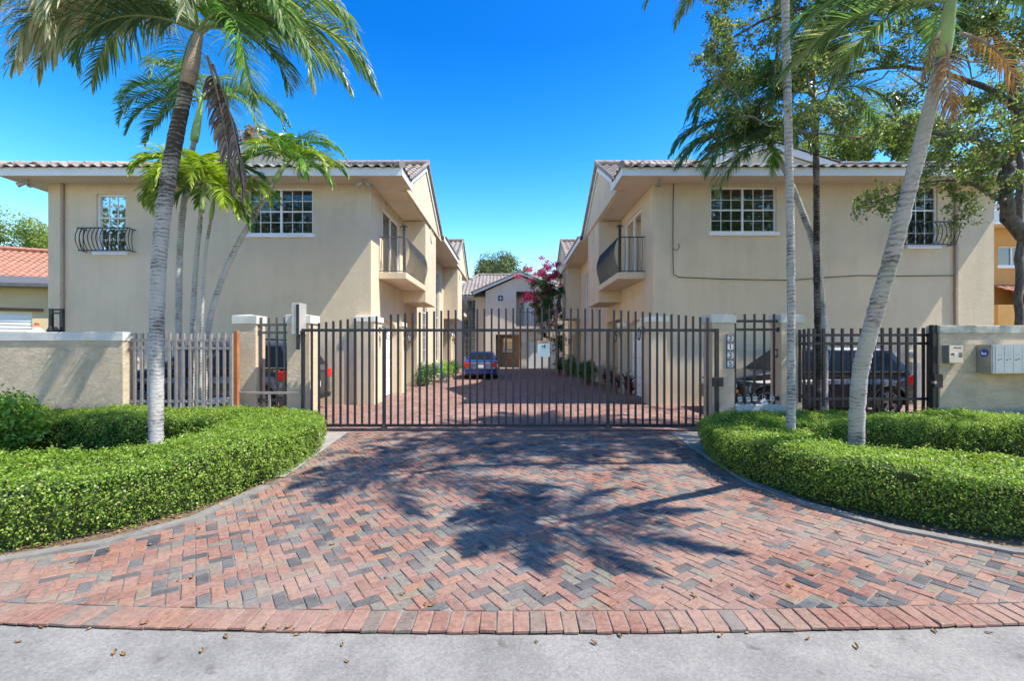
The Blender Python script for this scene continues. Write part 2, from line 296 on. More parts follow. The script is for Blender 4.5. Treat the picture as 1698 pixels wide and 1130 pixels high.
# ---------------------------------------------------------------- mesh building
class MB:
    def __init__(s): s.v = []; s.f = []; s.m = []
    def quad(s, a, b, c, d, mi=0):
        n = len(s.v); s.v += [tuple(a), tuple(b), tuple(c), tuple(d)]; s.f.append((n, n+1, n+2, n+3)); s.m.append(mi)
    def poly(s, pts, mi=0):
        n = len(s.v); s.v += [tuple(p) for p in pts]; s.f.append(tuple(range(n, n+len(pts)))); s.m.append(mi)
    def box(s, x0, x1, y0, y1, z0, z1, mi=0):
        x0, x1 = min(x0, x1), max(x0, x1); y0, y1 = min(y0, y1), max(y0, y1); z0, z1 = min(z0, z1), max(z0, z1)
        n = len(s.v)
        s.v += [(x0,y0,z0),(x1,y0,z0),(x1,y1,z0),(x0,y1,z0),(x0,y0,z1),(x1,y0,z1),(x1,y1,z1),(x0,y1,z1)]
        for f in ((0,3,2,1),(4,5,6,7),(0,1,5,4),(1,2,6,5),(2,3,7,6),(3,0,4,7)):
            s.f.append(tuple(n+i for i in f)); s.m.append(mi)
        return s
    def obox(s, c, ax, ay, az, mi=0):
        c, ax, ay, az = map(Vector, (c, ax, ay, az)); n = len(s.v)
        for k in ((-1,-1,-1),(1,-1,-1),(1,1,-1),(-1,1,-1),(-1,-1,1),(1,-1,1),(1,1,1),(-1,1,1)):
            s.v.append(tuple(c + ax*k[0] + ay*k[1] + az*k[2]))
        for f in ((0,3,2,1),(4,5,6,7),(0,1,5,4),(1,2,6,5),(2,3,7,6),(3,0,4,7)):
            s.f.append(tuple(n+i for i in f)); s.m.append(mi)
    def bar(s, p, q, w, d=None, mi=0):
        p, q = Vector(p), Vector(q); t = q - p; L = t.length; t.normalize(); d = d or w
        up = Vector((0,0,1)) if abs(t.z) < 0.9 else Vector((0,1,0))
        a = t.cross(up).normalized(); b = a.cross(t).normalized()
        s.obox((p+q)/2, t*L/2, a*w/2, b*d/2, mi)
    def tube(s, pts, rad, n=8, mi=0, cap=True):
        pts = [Vector(p) for p in pts]; k = len(pts)
        if not hasattr(rad, '__len__'): rad = [rad]*k
        base = len(s.v); prev = None
        for i, p in enumerate(pts):
            t = (pts[min(i+1,k-1)] - pts[max(i-1,0)]).normalized()
            if prev is None:
                up = Vector((0,0,1)) if abs(t.z) < 0.9 else Vector((1,0,0))
                a = t.cross(up).normalized()
            else:
                a = (prev - t*prev.dot(t)).normalized()
            prev = a; b = t.cross(a)
            for j in range(n):
                an = 2*PI*j/n
                s.v.append(tuple(p + (a*math.cos(an) + b*math.sin(an))*rad[i]))
        for i in range(k-1):
            for j in range(n):
                s.f.append((base+i*n+j, base+i*n+(j+1)%n, base+(i+1)*n+(j+1)%n, base+(i+1)*n+j)); s.m.append(mi)
        if cap:
            s.f.append(tuple(base+j for j in range(n))[::-1]); s.m.append(mi)
            s.f.append(tuple(base+(k-1)*n+j for j in range(n))); s.m.append(mi)
    def cyl(s, c, axis, r, h, n=24, mi=0):
        c = Vector(c); a = Vector(axis).normalized()*h/2
        s.tube([c-a, c+a], r, n, mi)
    def prism(s, pts, off, mi=0):
        off = Vector(off); pts = [Vector(p) for p in pts]; k = len(pts)
        s.poly(pts[::-1], mi); s.poly([p+off for p in pts], mi)
        for i in range(k):
            s.quad(pts[i], pts[(i+1)%k], pts[(i+1)%k]+off, pts[i]+off, mi)
    def lathe(s, c, axis, prof, n=24, mi=0):
        # prof: list of (r, along)
        c = Vector(c); t = Vector(axis).normalized(); up = Vector((0,0,1)) if abs(t.z) < 0.9 else Vector((1,0,0))
        a = t.cross(up).normalized(); b = t.cross(a); base = len(s.v)
        for r, h in prof:
            for j in range(n):
                an = 2*PI*j/n; s.v.append(tuple(c + t*h + (a*math.cos(an)+b*math.sin(an))*r))
        for i in range(len(prof)-1):
            for j in range(n):
                s.f.append((base+i*n+j, base+i*n+(j+1)%n, base+(i+1)*n+(j+1)%n, base+(i+1)*n+j)); s.m.append(mi)
    def build(s, name, mats, parent=None, smooth=False, bevel=0, seg=2, weld=False):
        me = bpy.data.meshes.new(name); me.from_pydata(s.v, [], s.f)
        if not isinstance(mats, (list, tuple)): mats = [mats]
        for m in mats: me.materials.append(m)
        if len(mats) > 1: me.polygons.foreach_set('material_index', s.m)
        if weld or bevel:
            bm = bmesh.new(); bm.from_mesh(me); bmesh.ops.remove_doubles(bm, verts=bm.verts, dist=1e-5)
            bmesh.ops.recalc_face_normals(bm, faces=bm.faces); bm.to_mesh(me); bm.free()
        if smooth: me.polygons.foreach_set('use_smooth', [True]*len(me.polygons))
        me.update()
        o = bpy.data.objects.new(name, me); COL.objects.link(o)
        if bevel:
            md = o.modifiers.new('bevel', 'BEVEL'); md.width = bevel; md.segments = seg; md.limit_method = 'ANGLE'; md.angle_limit = R(40)
        if parent is not None: attach(o, parent)
        return o

def attach(o, parent):
    o.parent = parent
    o.matrix_parent_inverse = parent_world(parent).inverted()
def parent_world(p):
    m = p.matrix_basis.copy()
    if p.parent is not None: m = parent_world(p.parent) @ p.matrix_parent_inverse @ m
    return m

def tag(o, label=None, cat=None, group=None, kind=None):
    if label: o['label'] = label
    if cat: o['category'] = cat
    if group: o['group'] = group
    if kind: o['kind'] = kind
    return o
def thing(name, label, cat, loc=(0,0,0), group=None, rz=0):
    o = bpy.data.objects.new(name, None); COL.objects.link(o); o.empty_display_size = 0.2
    o.location = loc; o.rotation_euler = (0, 0, rz)
    o.matrix_basis = Matrix.Translation(loc) @ Matrix.Rotation(rz, 4, 'Z')
    return tag(o, label, cat, group)
def copy_child(src, parent, dx=(0,0,0)):
    c = src.copy(); COL.objects.link(c); c.parent = parent
    c.matrix_parent_inverse = parent_world(parent).inverted()
    c.location = Vector(src.location) + Vector(dx)
    return c

def np_mesh(name, verts, nper, mats, parent=None, smooth=False, midx=None):
    """verts (F, nper, 3): separate faces, each its own island."""
    F = verts.shape[0]
    me = bpy.data.meshes.new(name)
    me.vertices.add(F*nper); me.loops.add(F*nper); me.polygons.add(F)
    me.vertices.foreach_set('co', verts.astype(np.float32).ravel())
    me.loops.foreach_set('vertex_index', np.arange(F*nper, dtype=np.int32))
    me.polygons.foreach_set('loop_start', np.arange(0, F*nper, nper, dtype=np.int32))
    if not isinstance(mats, (list, tuple)): mats = [mats]
    for m in mats: me.materials.append(m)
    if midx is not None: me.polygons.foreach_set('material_index', midx.astype(np.int32))
    me.update(calc_edges=True); me.validate()
    o = bpy.data.objects.new(name, me); COL.objects.link(o)
    if parent is not None: attach(o, parent)
    return o

def unit(a): return a / np.maximum(np.linalg.norm(a, axis=1, keepdims=True), 1e-9)
def leaf_verts(P, D, Nn, L, Wd, fold=0.25, droop=0.15):
    """two-quad... one folded quad per leaf: base, side, tip, side"""
    D = unit(D); S = unit(np.cross(D, Nn)); Nn = np.cross(S, D)
    L = L[:, None]; Wd = Wd[:, None]
    mid = P + D*L*0.48
    a = P; b = mid + S*Wd*0.5 + Nn*Wd*fold; c = P + D*L - Nn*L*droop; d = mid - S*Wd*0.5 + Nn*Wd*fold
    return np.stack([a, b, c, d], axis=1)
def rand_unit(n): return unit(rng.normal(size=(n, 3)))
# ================================================================ CAMERA, LIGHT, SKY
cam = bpy.data.cameras.new('camera'); cam.sensor_width = 36; cam.lens = 36*755/1698; cam.clip_end = 3000; cam.clip_start = 0.05
cam.shift_y = 10/1698
co = bpy.data.objects.new('camera', cam); COL.objects.link(co); co.location = (0, 0, EYE); co.rotation_euler = (R(90), 0, 0)
scene.camera = co
SUN = Vector((0.677, -0.15, 1.0)).normalized()
sl = bpy.data.lights.new('sun', 'SUN'); sl.energy = 3.5; sl.angle = R(0.55); sl.color = (1.0, 0.93, 0.82)
so = bpy.data.objects.new('sun', sl); COL.objects.link(so); so.location = (20, -5, 30)
so.rotation_euler = SUN.to_track_quat('Z', 'Y').to_euler()
w = bpy.data.worlds.new('World'); scene.world = w; w.use_nodes = True
wn = w.node_tree; bg = wn.nodes['Background']
sky = wn.nodes.new('ShaderNodeTexSky'); sky.sky_type = 'NISHITA'; sky.sun_disc = False
sky.sun_elevation = math.asin(SUN.z); sky.sun_rotation = math.atan2(SUN.x, SUN.y)
sky.air_density = 1.0; sky.dust_density = 0.6; sky.ozone_density = 3.5
hs = wn.nodes.new('ShaderNodeHueSaturation'); hs.inputs['Saturation'].default_value = 1.42
wn.links.new(sky.outputs[0], hs.inputs['Color'])
gx_ = wn.nodes.new('ShaderNodeTexCoord'); gs_ = wn.nodes.new('ShaderNodeSeparateXYZ'); wn.links.new(gx_.outputs['Generated'], gs_.inputs[0])
gr_ = ramp(wn, gs_.outputs[2], [(0.0, (2.2, 1.55, 1.12)), (0.15, (2.0, 1.42, 1.07)), (0.27, (1.35, 1.17, 1.02)), (0.38, (0.85, 0.94, 0.98)), (0.56, (0.40, 0.66, 0.86)), (0.9, (0.5, 0.68, 0.86))])
wn.links.new(mixc(wn, 1.0, hs.outputs[0], gr_, 'MULTIPLY'), bg.inputs['Color']); bg.inputs['Strength'].default_value = 0.148
vs = scene.view_settings; vs.view_transform = 'Standard'; vs.look = 'None'; vs.exposure = 1.27; vs.gamma = 1.0; vs.use_curve_mapping = False

# ================================================================ GROUND
def sheet(name, pts, z, mat, kind='structure'):
    mb = MB(); mb.poly([(x, y, z) for x, y in pts]); o = mb.build(name, mat); return tag(o, kind=kind)
sheet('ground', [(-400,-200),(400,-200),(400,600),(-400,600)], -0.07, M['grass'])
def street_edge(x): return 2.72 + 0.0085*x*x
mb = MB()
xs = np.linspace(-40, 40, 81)
for i in range(80):
    ys = [street_edge(max(-6, min(6, x))) + 0.01 for x in xs[i:i+2]]
    mb.quad((xs[i], -9, -0.025), (xs[i+1], -9, -0.025), (xs[i+1], ys[1], -0.025), (xs[i], ys[0], -0.025))
tag(mb.build('road', M['road']), kind='structure')

LEFT_EDGE = [(-3.24,9.02),(-2.98,6.4),(-2.93,5.5),(-3.08,4.45),(-3.5,3.86),(-4.15,3.5),(-5.6,3.16),(-7.5,3.06)]
RIGHT_EDGE = [(3.10,9.02),(2.96,6.7),(2.92,5.6),(3.1,4.9),(3.5,4.22),(4.1,3.72),(5.6,3.26),(7.5,3.1)]
DRIVE = LEFT_EDGE[::-1] + RIGHT_EDGE
DRIVE_POLY = LEFT_EDGE + [(-7.5, 2.9), (7.5, 2.9)] + RIGHT_EDGE[::-1]
def inside(p, poly):
    x, y = p; c = False; j = len(poly)-1
    for i in range(len(poly)):
        xi, yi = poly[i]; xj, yj = poly[j]
        if (yi > y) != (yj > y) and x < (xj-xi)*(y-yi)/(yj-yi)+xi: c = not c
        j = i
    return c
def clip_half(pts, f):
    out = []
    for i in range(len(pts)):
        a, b = pts[i], pts[(i+1) % len(pts)]; fa, fb = f(a), f(b)
        if fa >= 0: out.append(a)
        if fa*fb < 0:
            t = fa/(fa-fb); out.append((a[0]+(b[0]-a[0])*t, a[1]+(b[1]-a[1])*t))
    return out
def herringbone(mb, x0, x1, y0, y1, keep, W_=0.1, gap=0.006, z=0.0, jit=0.0015, chamfer=0.006, clips=(), ang=45):
    ca, sa = math.cos(R(ang)), math.sin(R(ang)); cx, cy = (x0+x1)/2, (y0+y1)/2
    r = int(math.hypot(x1-x0, y1-y0)/2/W_)+3
    for i in range(-r, r):
        for j in range(-r, r):
            d = (i-j) % 4
            if d == 0: w_, h_ = 2, 1
            elif d == 3: w_, h_ = 1, 2
            else: continue
            u, v = i*W_, j*W_; mu, mv = u+w_*W_/2, v+h_*W_/2
            X, Y = cx+mu*ca-mv*sa, cy+mu*sa+mv*ca
            if not (x0-.2 < X < x1+.2 and y0-.2 < Y < y1+.2) or not keep((X, Y)): continue
            hw, hh = w_*W_/2-gap/2, h_*W_/2-gap/2
            ta, da, db = random.gauss(0, .012), random.gauss(0, jit), random.gauss(0, jit)
            pts = []
            for (a, b) in ((-hw,-hh),(hw,-hh),(hw,hh),(-hw,hh)):
                a += random.gauss(0, jit); b += random.gauss(0, jit)
                a2, b2 = mu+da+a-b*ta, mv+db+b+a*ta
                pts.append((cx+a2*ca-b2*sa, cy+a2*sa+b2*ca))
            for f in clips: pts = clip_half(pts, f) if pts else pts
            if len(pts) < 3: continue
            add_brick(mb, pts, z+random.gauss(0, .0018), chamfer, random.gauss(0,.006), random.gauss(0,.006))
def add_brick(mb, pts, z, ch, tx=0, ty=0):
    k = len(pts); gx = sum(p[0] for p in pts)/k; gy = sum(p[1] for p in pts)/k
    def zz(p): return z + (p[0]-gx)*tx*3 + (p[1]-gy)*ty*3
    n = len(mb.v)
    if not ch:
        mb.v += [(p[0], p[1], zz(p)) for p in pts]; mb.f.append(tuple(range(n, n+k))); mb.m.append(0); return
    for p in pts: mb.v.append((p[0], p[1], z-0.016))
    for p in pts: mb.v.append((p[0], p[1], zz(p)-ch*0.6))
    for p in pts:
        q = (gx+(p[0]-gx)*(1-ch/0.06), gy+(p[1]-gy)*(1-ch/0.06)); mb.v.append((q[0], q[1], zz(q)))
    for lo in (0, k):
        for i in range(k):
            mb.f.append((n+lo+i, n+lo+(i+1)%k, n+lo+k+(i+1)%k, n+lo+k+i)); mb.m.append(0)
    mb.f.append(tuple(n+2*k+i for i in range(k))); mb.m.append(0)
mb = MB()
herringbone(mb, -7, 7, 2.8, 9.1, lambda p: inside(p, DRIVE_POLY), W_=0.085, gap=0.007, ang=35,
            clips=[lambda p: p[1] - street_edge(p[0]) - 0.212, lambda p: 8.98 - p[1]])
tag(mb.build('driveway', M['brick']), kind='structure')
# soldier course along the street
mb = MB()
x = -7.4; yy = street_edge
while x < 7.4:
    w_ = 0.098 + random.gauss(0, .002); g = .005
    j = [random.gauss(0, .003) for _ in range(4)]
    add_brick(mb, [(x+g, yy(x)+j[0]), (x+w_, yy(x+w_)+j[1]), (x+w_+j[2], yy(x+w_)+.205), (x+g+j[3], yy(x)+.205)], random.gauss(0,.0022), .006, random.gauss(0,.01), random.gauss(0,.008))
    x += w_+.003
tag(mb.build('driveway_border', M['brick_edge']), kind='structure')
sheet('driveway_bed', [(-8,2.78),(-6,3.03),(-3,2.8),(0,2.73),(3,2.8),(6,3.03),(8,2.78),(8,9.2),(-8,9.2)], -0.0075, M['mortar'])
# courtyard behind the gate
mb = MB()
herringbone(mb, -4.3, 4.3, 9.2, 36.0, lambda p: abs(p[0]) < 4.25, W_=0.112, gap=0.01, z=0.0, chamfer=0, jit=0.001, ang=45)
herringbone(mb, -11, -4.3, 9.9, 13.2, lambda p: p[0] < -4.25, W_=0.112, gap=0.01, chamfer=0, jit=0.001)
herringbone(mb, 4.3, 11.5, 9.9, 13.2, lambda p: p[0] > 4.25, W_=0.112, gap=0.01, chamfer=0, jit=0.001)
tag(mb.build('courtyard_paving', M['brick_in']), kind='structure')
sheet('courtyard_bed', [(-16,9.25),(16,9.25),(16,37),(-16,37)], -0.012, M['mortar'])
# gate track threshold
mb = MB(); mb.box(-4.2, 4.2, 9.0, 9.2, -0.05, 0.004); mb.box(-4.3, 4.3, 9.085, 9.115, 0.004, 0.018, 1)
tag(mb.build('gate_track_strip', [M['brick_in'], M['iron']]), kind='structure')
# planting beds and kerbs
sheet('soil_bed_west', [(-40, 3.2)] + [(x-.05, y) for x, y in LEFT_EDGE[::-1]] + [(-3.3, 9.3), (-40, 9.3)], -0.006, M['soil'])
sheet('soil_bed_east', [(40, 3.2)] + [(x+.05, y) for x, y in RIGHT_EDGE[::-1]] + [(3.2, 9.3), (40, 9.3)], -0.006, M['soil'])
def ribbon(name, pts, w_, z, mat, side):
    mb = MB(); P = [Vector((*p, 0)) for p in pts]
    # subdivide
    Q = []
    for i in range(len(P)-1):
        for k in range(6): Q.append(P[i].lerp(P[i+1], k/6))
    Q.append(P[-1]); L = []
    for i, p in enumerate(Q):
        t = (Q[min(i+1, len(Q)-1)]-Q[max(i-1, 0)]).normalized(); nrm = Vector((-t.y, t.x, 0))*side
        L.append((p, p+nrm*w_))
    for (a, b), (c, d) in zip(L, L[1:]):
        za = Vector((0,0,z)); zb = Vector((0,0,-.05))
        mb.quad(a+za, b+za, d+za, c+za); mb.quad(a+zb, a+za, c+za, c+zb); mb.quad(b+zb, d+zb, d+za, b+za)
    return tag(mb.build(name, mat), kind='structure')
ribbon('kerb_strip_west', LEFT_EDGE[2:], 0.11, 0.022, M['kerb'], -1)
ribbon('kerb_strip_east', RIGHT_EDGE[2:], 0.11, 0.022, M['kerb'], 1)
sheet('concrete_apron_west', [(-3.24,9.0),(-2.98,6.4),(-2.95,5.9),(-3.3,5.9),(-3.9,9.0)], 0.006, M['concrete'])
sheet('concrete_apron_east', [(3.10,9.0),(2.96,6.7),(2.93,5.9),(3.3,5.9),(3.9,9.0)], 0.006, M['concrete'])
ribbon('apron_kerb_east', [(3.10,9.0),(2.96,6.7),(2.92,5.6)], 0.09, 0.015, M['concrete'], 1)

# ================================================================ BUILDINGS
def holes_wall(mb, to, u0, u1, v0, v1, holes, depth, mi=0):
    """front faces of a wall with rectangular openings; to(u, v, d) maps to world, d = depth into the wall; reveals are drawn"""
    us = sorted({u0, u1, *[h[0] for h in holes], *[h[1] for h in holes]})
    vs_ = sorted({v0, v1, *[h[2] for h in holes], *[h[3] for h in holes]})
    for a, b in zip(us, us[1:]):
        for c, d in zip(vs_, vs_[1:]):
            mu, mv = (a+b)/2, (c+d)/2
            if any(h[0] < mu < h[1] and h[2] < mv < h[3] for h in holes): continue
            mb.quad(to(a,c,0), to(b,c,0), to(b,d,0), to(a,d,0), mi)
    for h in holes:
        a, b, c, d = h[:4]; dp = h[4] if len(h) > 4 else depth
        mb.quad(to(a,c,0), to(a,c,dp), to(a,d,dp), to(a,d,0), mi); mb.quad(to(b,c,0), to(b,d,0), to(b,d,dp), to(b,c,dp), mi)
        mb.quad(to(a,d,0), to(a,d,dp), to(b,d,dp), to(b,d,0), mi)
        if c > v0 + .01: mb.quad(to(a,c,0), to(b,c,0), to(b,c,dp), to(a,c,dp), mi)

def tbox(mb, to, u0, u1, v0, v1, d0, d1, mi=0):
    P = [to(u, v, d) for d in (d0, d1) for v in (v0, v1) for u in (u0, u1)]
    n = len(mb.v); mb.v += [tuple(p) for p in P]
    for f in ((0,1,3,2),(4,6,7,5),(0,4,5,1),(2,3,7,6),(0,2,6,4),(1,5,7,3)):
        mb.f.append(tuple(n+i for i in f)); mb.m.append(mi)

def window(root, to, u0, u1, v0, v1, cols, rows, lights=1, sill=None, rail=None, blinds=True, inset=0.09, fr=0.045, label=None, back='room'):
    """window part with frame; pane and blind sub-parts"""
    f = MB()
    tbox(f, to, u0, u0+fr, v0, v1, inset-.03, inset+.04); tbox(f, to, u1-fr, u1, v0, v1, inset-.03, inset+.04)
    tbox(f, to, u0+fr, u1-fr, v1-fr, v1, inset-.031, inset+.04); tbox(f, to, u0+fr, u1-fr, v0, v0+fr, inset-.031, inset+.04)
    lw = (u1-u0)/lights
    for k in range(lights):
        a, b = u0+lw*k+(fr if k == 0 else fr*.6), u0+lw*(k+1)-(fr if k == lights-1 else fr*.6)
        if k: tbox(f, to, u0+lw*k-fr*.6, u0+lw*k+fr*.6, v0+fr, v1-fr, inset-.028, inset+.038)
        for i in range(1, cols):
            u = a+(b-a)*i/cols; tbox(f, to, u-.008, u+.008, v0+fr, v1-fr, inset-.004, inset+.016)
        for j in range(1, rows):
            v = v0+fr+(v1-v0-2*fr)*j/rows
            t = .019 if rail == j else .008
            tbox(f, to, a, b, v-t, v+t, inset-(.02 if rail == j else .006), inset+.018)
    fo = f.build('window', M['white'], root)
    if label: fo['label'] = label
    p = MB(); p.quad(to(u0+fr*.5,v0+fr*.5,inset+.012), to(u1-fr*.5,v0+fr*.5,inset+.012), to(u1-fr*.5,v1-fr*.5,inset+.012), to(u0+fr*.5,v1-fr*.5,inset+.012))
    p.build('pane', M['glass'], fo)
    if blinds:
        bl = MB(); v = v0+fr
        while v < v1-fr:
            bl.quad(to(u0+fr, v, inset+.06), to(u1-fr, v, inset+.06), to(u1-fr, v+.030, inset+.085), to(u0+fr, v+.030, inset+.085)); v += .05
        bl.build('blind', M['blind'] if blinds is True else M[blinds], fo)
    r = MB(); r.quad(to(u0,v0,inset+.22), to(u1,v0,inset+.22), to(u1,v1,inset+.22), to(u0,v1,inset+.22)); r.build('dark_backing', M[back], fo)  # near-black sheet; the dimness of the room is put into its colour
    if sill:
        s = MB(); tbox(s, to, u0-.07, u1+.2 if sill == 2 else u1+.07, v0-.11, v0-.005, -.06, inset+.03); s.build('sill', M['white'], fo, bevel=.006)
    return fo

def tiled(mb, origin, ud, vd, ul, vl, clip=None, pitch=0.30, course=0.36, amp=0.045, mi=0, per=8):
    """S-tiles: courses up the slope (v), barrels across (u)"""
    o, ud, vd = Vector(origin), Vector(ud).normalized(), Vector(vd).normalized(); nn = ud.cross(vd).normalized()
    if nn.z < 0: nn = -nn
    rows = int(math.ceil(vl/course)); cu = int(math.ceil(ul/pitch))*per
    for r in range(rows):
        v0, v1 = r*course-.02, min((r+1)*course, vl)+.03
        jr = random.gauss(0, .004)
        base = len(mb.v); ok = []
        for i in range(cu+1):
            u = i*pitch/per; ph = (i % per)/per
            h = amp*(math.sin(PI*ph/.62) if ph < .62 else -0.45*math.sin(PI*(ph-.62)/.38))
            j2 = jr
            p0 = o+ud*u+vd*v0+nn*(h+.042+j2); p1 = o+ud*u+vd*v1+nn*(h*.92+.008)
            pb = o+ud*u+vd*v0+nn*(h+.012+j2)
            mb.v += [tuple(p0), tuple(p1), tuple(pb)]
            ok.append(clip is None or clip(u, (v0+v1)/2))
        for i in range(cu):
            if not (ok[i] and ok[i+1]): continue
            a = base+3*i; mb.f.append((a, a+3, a+4, a+1)); mb.m.append(mi); mb.f.append((a+2, a+5, a+3, a)); mb.m.append(mi)
def ridge(mb, p, q, r=0.10, step=0.36, mi=0):
    p, q = Vector(p), Vector(q); L = (q-p).length; t = (q-p)/L; n = max(1, int(L/step))
    for i in range(n):
        a, b = p+t*(L*i/n-.03), p+t*(L*(i+1)/n+.02)
        mb.tube([a+Vector((0,0,.03)), b+Vector((0,0,.012))], [r*1.06, r*.92], 10, mi)

def lantern(root, c, out):
    c, out = Vector(c), Vector(out); up = Vector((0,0,1))
    m = MB(); m.obox(c, out*.012, out.cross(up)*.05, up*.09)
    m.tube([c+up*.02, c+out*.08+up*.09, c+out*.16+up*.08, c+out*.17], .012, 6)
    m.lathe(c+out*.17+up*.0, up, [(.005,.07),(.085,-.02),(.09,-.035),(.07,-.04)], 8)
    m.lathe(c+out*.17, up, [(.04,-.27),(.045,-.25),(.01,-.32)], 8)
    for k in range(6):
        an = k*PI/3; d = Vector((math.cos(an), math.sin(an), 0)); m.bar(c+out*.17+d*.07+up*-.035, c+out*.17+d*.042+up*-.255, .01)
    o = m.build('lantern', M['iron'], root)
    g = MB(); g.lathe(c+out*.17, up, [(.066,-.04),(.04,-.25)], 8); g.build('lamp_glass', M['clear_lens'], o)
def flood(root, c, dirs):
    c = Vector(c); m = MB(); m.cyl(c-Vector((0,0,.02)), (0,0,1), .06, .04, 16)
    for d in dirs:
        d = Vector(d).normalized(); e = c+Vector((d.x*.14, d.y*.06, -.12))
        m.tube([c-Vector((0,0,.03)), c+Vector((d.x*.1, d.y*.03, -.05)), e], .014, 6)
        m.lathe(e, d, [(.02,-.06),(.045,-.03),(.06,.06),(.072,.12),(.066,.12),(.05,.05),(.0,.03)], 14)
    m.build('flood_light', M['galv'], root, smooth=False)

SOF = 6.46; RZ = 6.66; SL = 0.40
def townhouse(s, outer, winA, winB, label):
    """two-storey stucco row; s = -1 west, +1 east; a = distance from the courtyard axis"""
    root = thing('townhouse', label, 'house', (s*8.8, 13.3, 0))
    YF, YB, A0 = 13.3, 33.6, 4.12
    F = lambda u, v, d: Vector((s*u, YF+d, v))            # front wall: u = a
    C = lambda u, v, d: Vector((s*(A0+d), u, v))          # courtyard wall: u = Y
    mb = MB()
    holes = [(winA[0], winA[1], winA[2], winA[3]), (winB[0], winB[1], winB[2], winB[3])]
    holes_wall(mb, F, A0, outer, -.1, SOF, holes, .16)
    cw = []
    for k in (0, 1):
        y = (lambda t: t) if k == 0 else (lambda t: 46.9-t)      # second unit is the first one mirrored
        rng_ = lambda a, b: (min(y(a), y(b)), max(y(a), y(b)))
        cw += [(*rng_(14.55, 16.75), 4.02, 6.15, .16), (*rng_(14.1, 16.3), -.09, 2.62, .22), (*rng_(17.2, 19.7), -.09, 2.75, .75)]
    for y0 in (20.95, 24.6): cw.append((y0, y0+1.15, .9, 5.7, .14))
    holes_wall(mb, C, YF, YB, -.1, SOF, cw, .16)
    mb.quad((s*outer, YF, -.1), (s*outer, YB, -.1), (s*outer, YB, SOF), (s*outer, YF, SOF))
    mb.quad((s*A0, YB, -.1), (s*outer, YB, -.1), (s*outer, YB, SOF), (s*A0, YB, SOF))
    X = lambda a0, a1, y0, y1, z0, z1, mi=0: mb.box(s*a0, s*a1, y0, y1, z0, z1, mi)
    for k in (0, 1):
        y = (lambda t: t) if k == 0 else (lambda t: 46.9-t)
        # projecting upper block and gable face
        X(3.27, A0-.003, y(17.2), y(19.55), 3.38, SOF-.02)
        mb.prism([(s*3.27, y(13.9), SOF-.02), (s*3.27, y(20.5), SOF-.02), (s*3.27, y(20.5), 6.62), (s*3.27, y(17.2), 8.40), (s*3.27, y(13.9), 6.62)], (s*.16, 0, 0))
        # entry recess back wall and door jambs
        mb.box(s*4.84, s*4.86, y(17.2), y(19.7), -.1, 2.75)
        # arch infill over garage
        for q0, q1 in ((14.1, 15.2), (16.3, 15.2)):
            pts = [(s*(A0+.004), y(q0), 2.625), (s*(A0+.004), y(q0), 2.12)]
            for t in range(1, 9):
                th = t/8*PI/2; pts.append((s*(A0+.004), y(q0+(q1-q0)*(1-math.cos(th))), 2.12+.48*math.sin(th)))
            pts.append((s*(A0+.004), y(q1), 2.625))
            mb.prism(pts, (s*.18, 0, 0))
        # piers
        X(3.98, A0+.02, y(16.42), y(17.08), -.1, 2.42)
    X(4.0, 4.5, YF-.09, YF+.72, -.1, 2.42)
    mb.build('wall', M['stucco'], root)
    for c0, c1, y0, y1 in ((3.96, 4.54, YF-.13, YF+.76), (3.94, A0-.004, 16.38, 17.12), (3.94, A0-.004, 46.9-17.12, 46.9-16.38)):
        caps = MB(); caps.box(s*c0, s*c1, y0, y1, 2.42, 2.58); caps.build('pier_cap', M['trim'], root, bevel=.008)
    # soffits and fascia
    E = outer+.66; a_e = 3.05; YE = YF-.72
    so_ = MB(); so_.box(s*a_e, s*E, YE+.03, YF-.002, SOF, SOF+.05); so_.box(s*a_e, s*(A0-.003), YF-.002, 13.85, SOF, SOF+.05); so_.box(s*3.2, s*(A0-.003), 13.85, 20.55, SOF+.001, SOF+.05); so_.box(s*a_e, s*(A0-.003), 20.55, 26.35, SOF, SOF+.05); so_.box(s*3.2, s*(A0-.003), 26.35, 33.05, SOF+.001, SOF+.05); so_.box(s*(outer+.003), s*E, YF, YB, SOF, SOF+.05)
    so_.build('soffit', M['soffit'], root)
    fa = MB(); fa.box(s*(a_e-.02), s*(E+.02), YE, YE+.03, SOF-.03, SOF+.2)
    fa.box(s*(a_e-.02), s*(a_e+.01), YE+.03, 13.95, SOF-.03, SOF+.2); fa.box(s*(a_e-.02), s*(a_e+.01), 20.45, 26.45, SOF-.03, SOF+.2)
    fa.box(s*(E-.01), s*(E+.02), YE+.03, YB, SOF-.03, SOF+.2)
    for k in (0, 1):
        y = (lambda t: t) if k == 0 else (lambda t: 46.9-t)
        for q in (13.7, 20.7):      # rakes
            p0, p1 = Vector((s*3.215, y(q), 6.42)), Vector((s*3.215, y(17.2), 8.33)); mb2 = fa
            t = (p1-p0).normalized(); nn = Vector((0, -t.z, t.y)); nn = nn if nn.z > 0 else -nn
            mb2.prism([p0, p1, p1+Vector((0,0,.2)), p0+Vector((0,0,.2))], (s*.04, 0, 0))
    fa.build('fascia', M['trim'], root)
    # gable soffit board between rake and wall
    # roof
    rf = MB(); ca = 1/math.sqrt(1+SL*SL); W_ = E-a_e; half = W_/2
    vl = half/ca
    o = Vector((s*(a_e-.04), YE-.05, RZ-.02))
    tiled(rf, o, (s, 0, 0), (0, 1, SL), W_+.08, vl, lambda u, v: v*ca-.12 <= u <= W_+.2-v*ca)
    tiled(rf, Vector((s*(a_e-.04), YE-.05, RZ-.02)), (0, 1, 0), (s, 0, SL), YB-YE, vl, lambda u, v: u >= v*ca-.12 and not (v < 2.2 and (13.75 < YE+u < 20.65 or 26.25 < YE+u < 33.15)), per=6)
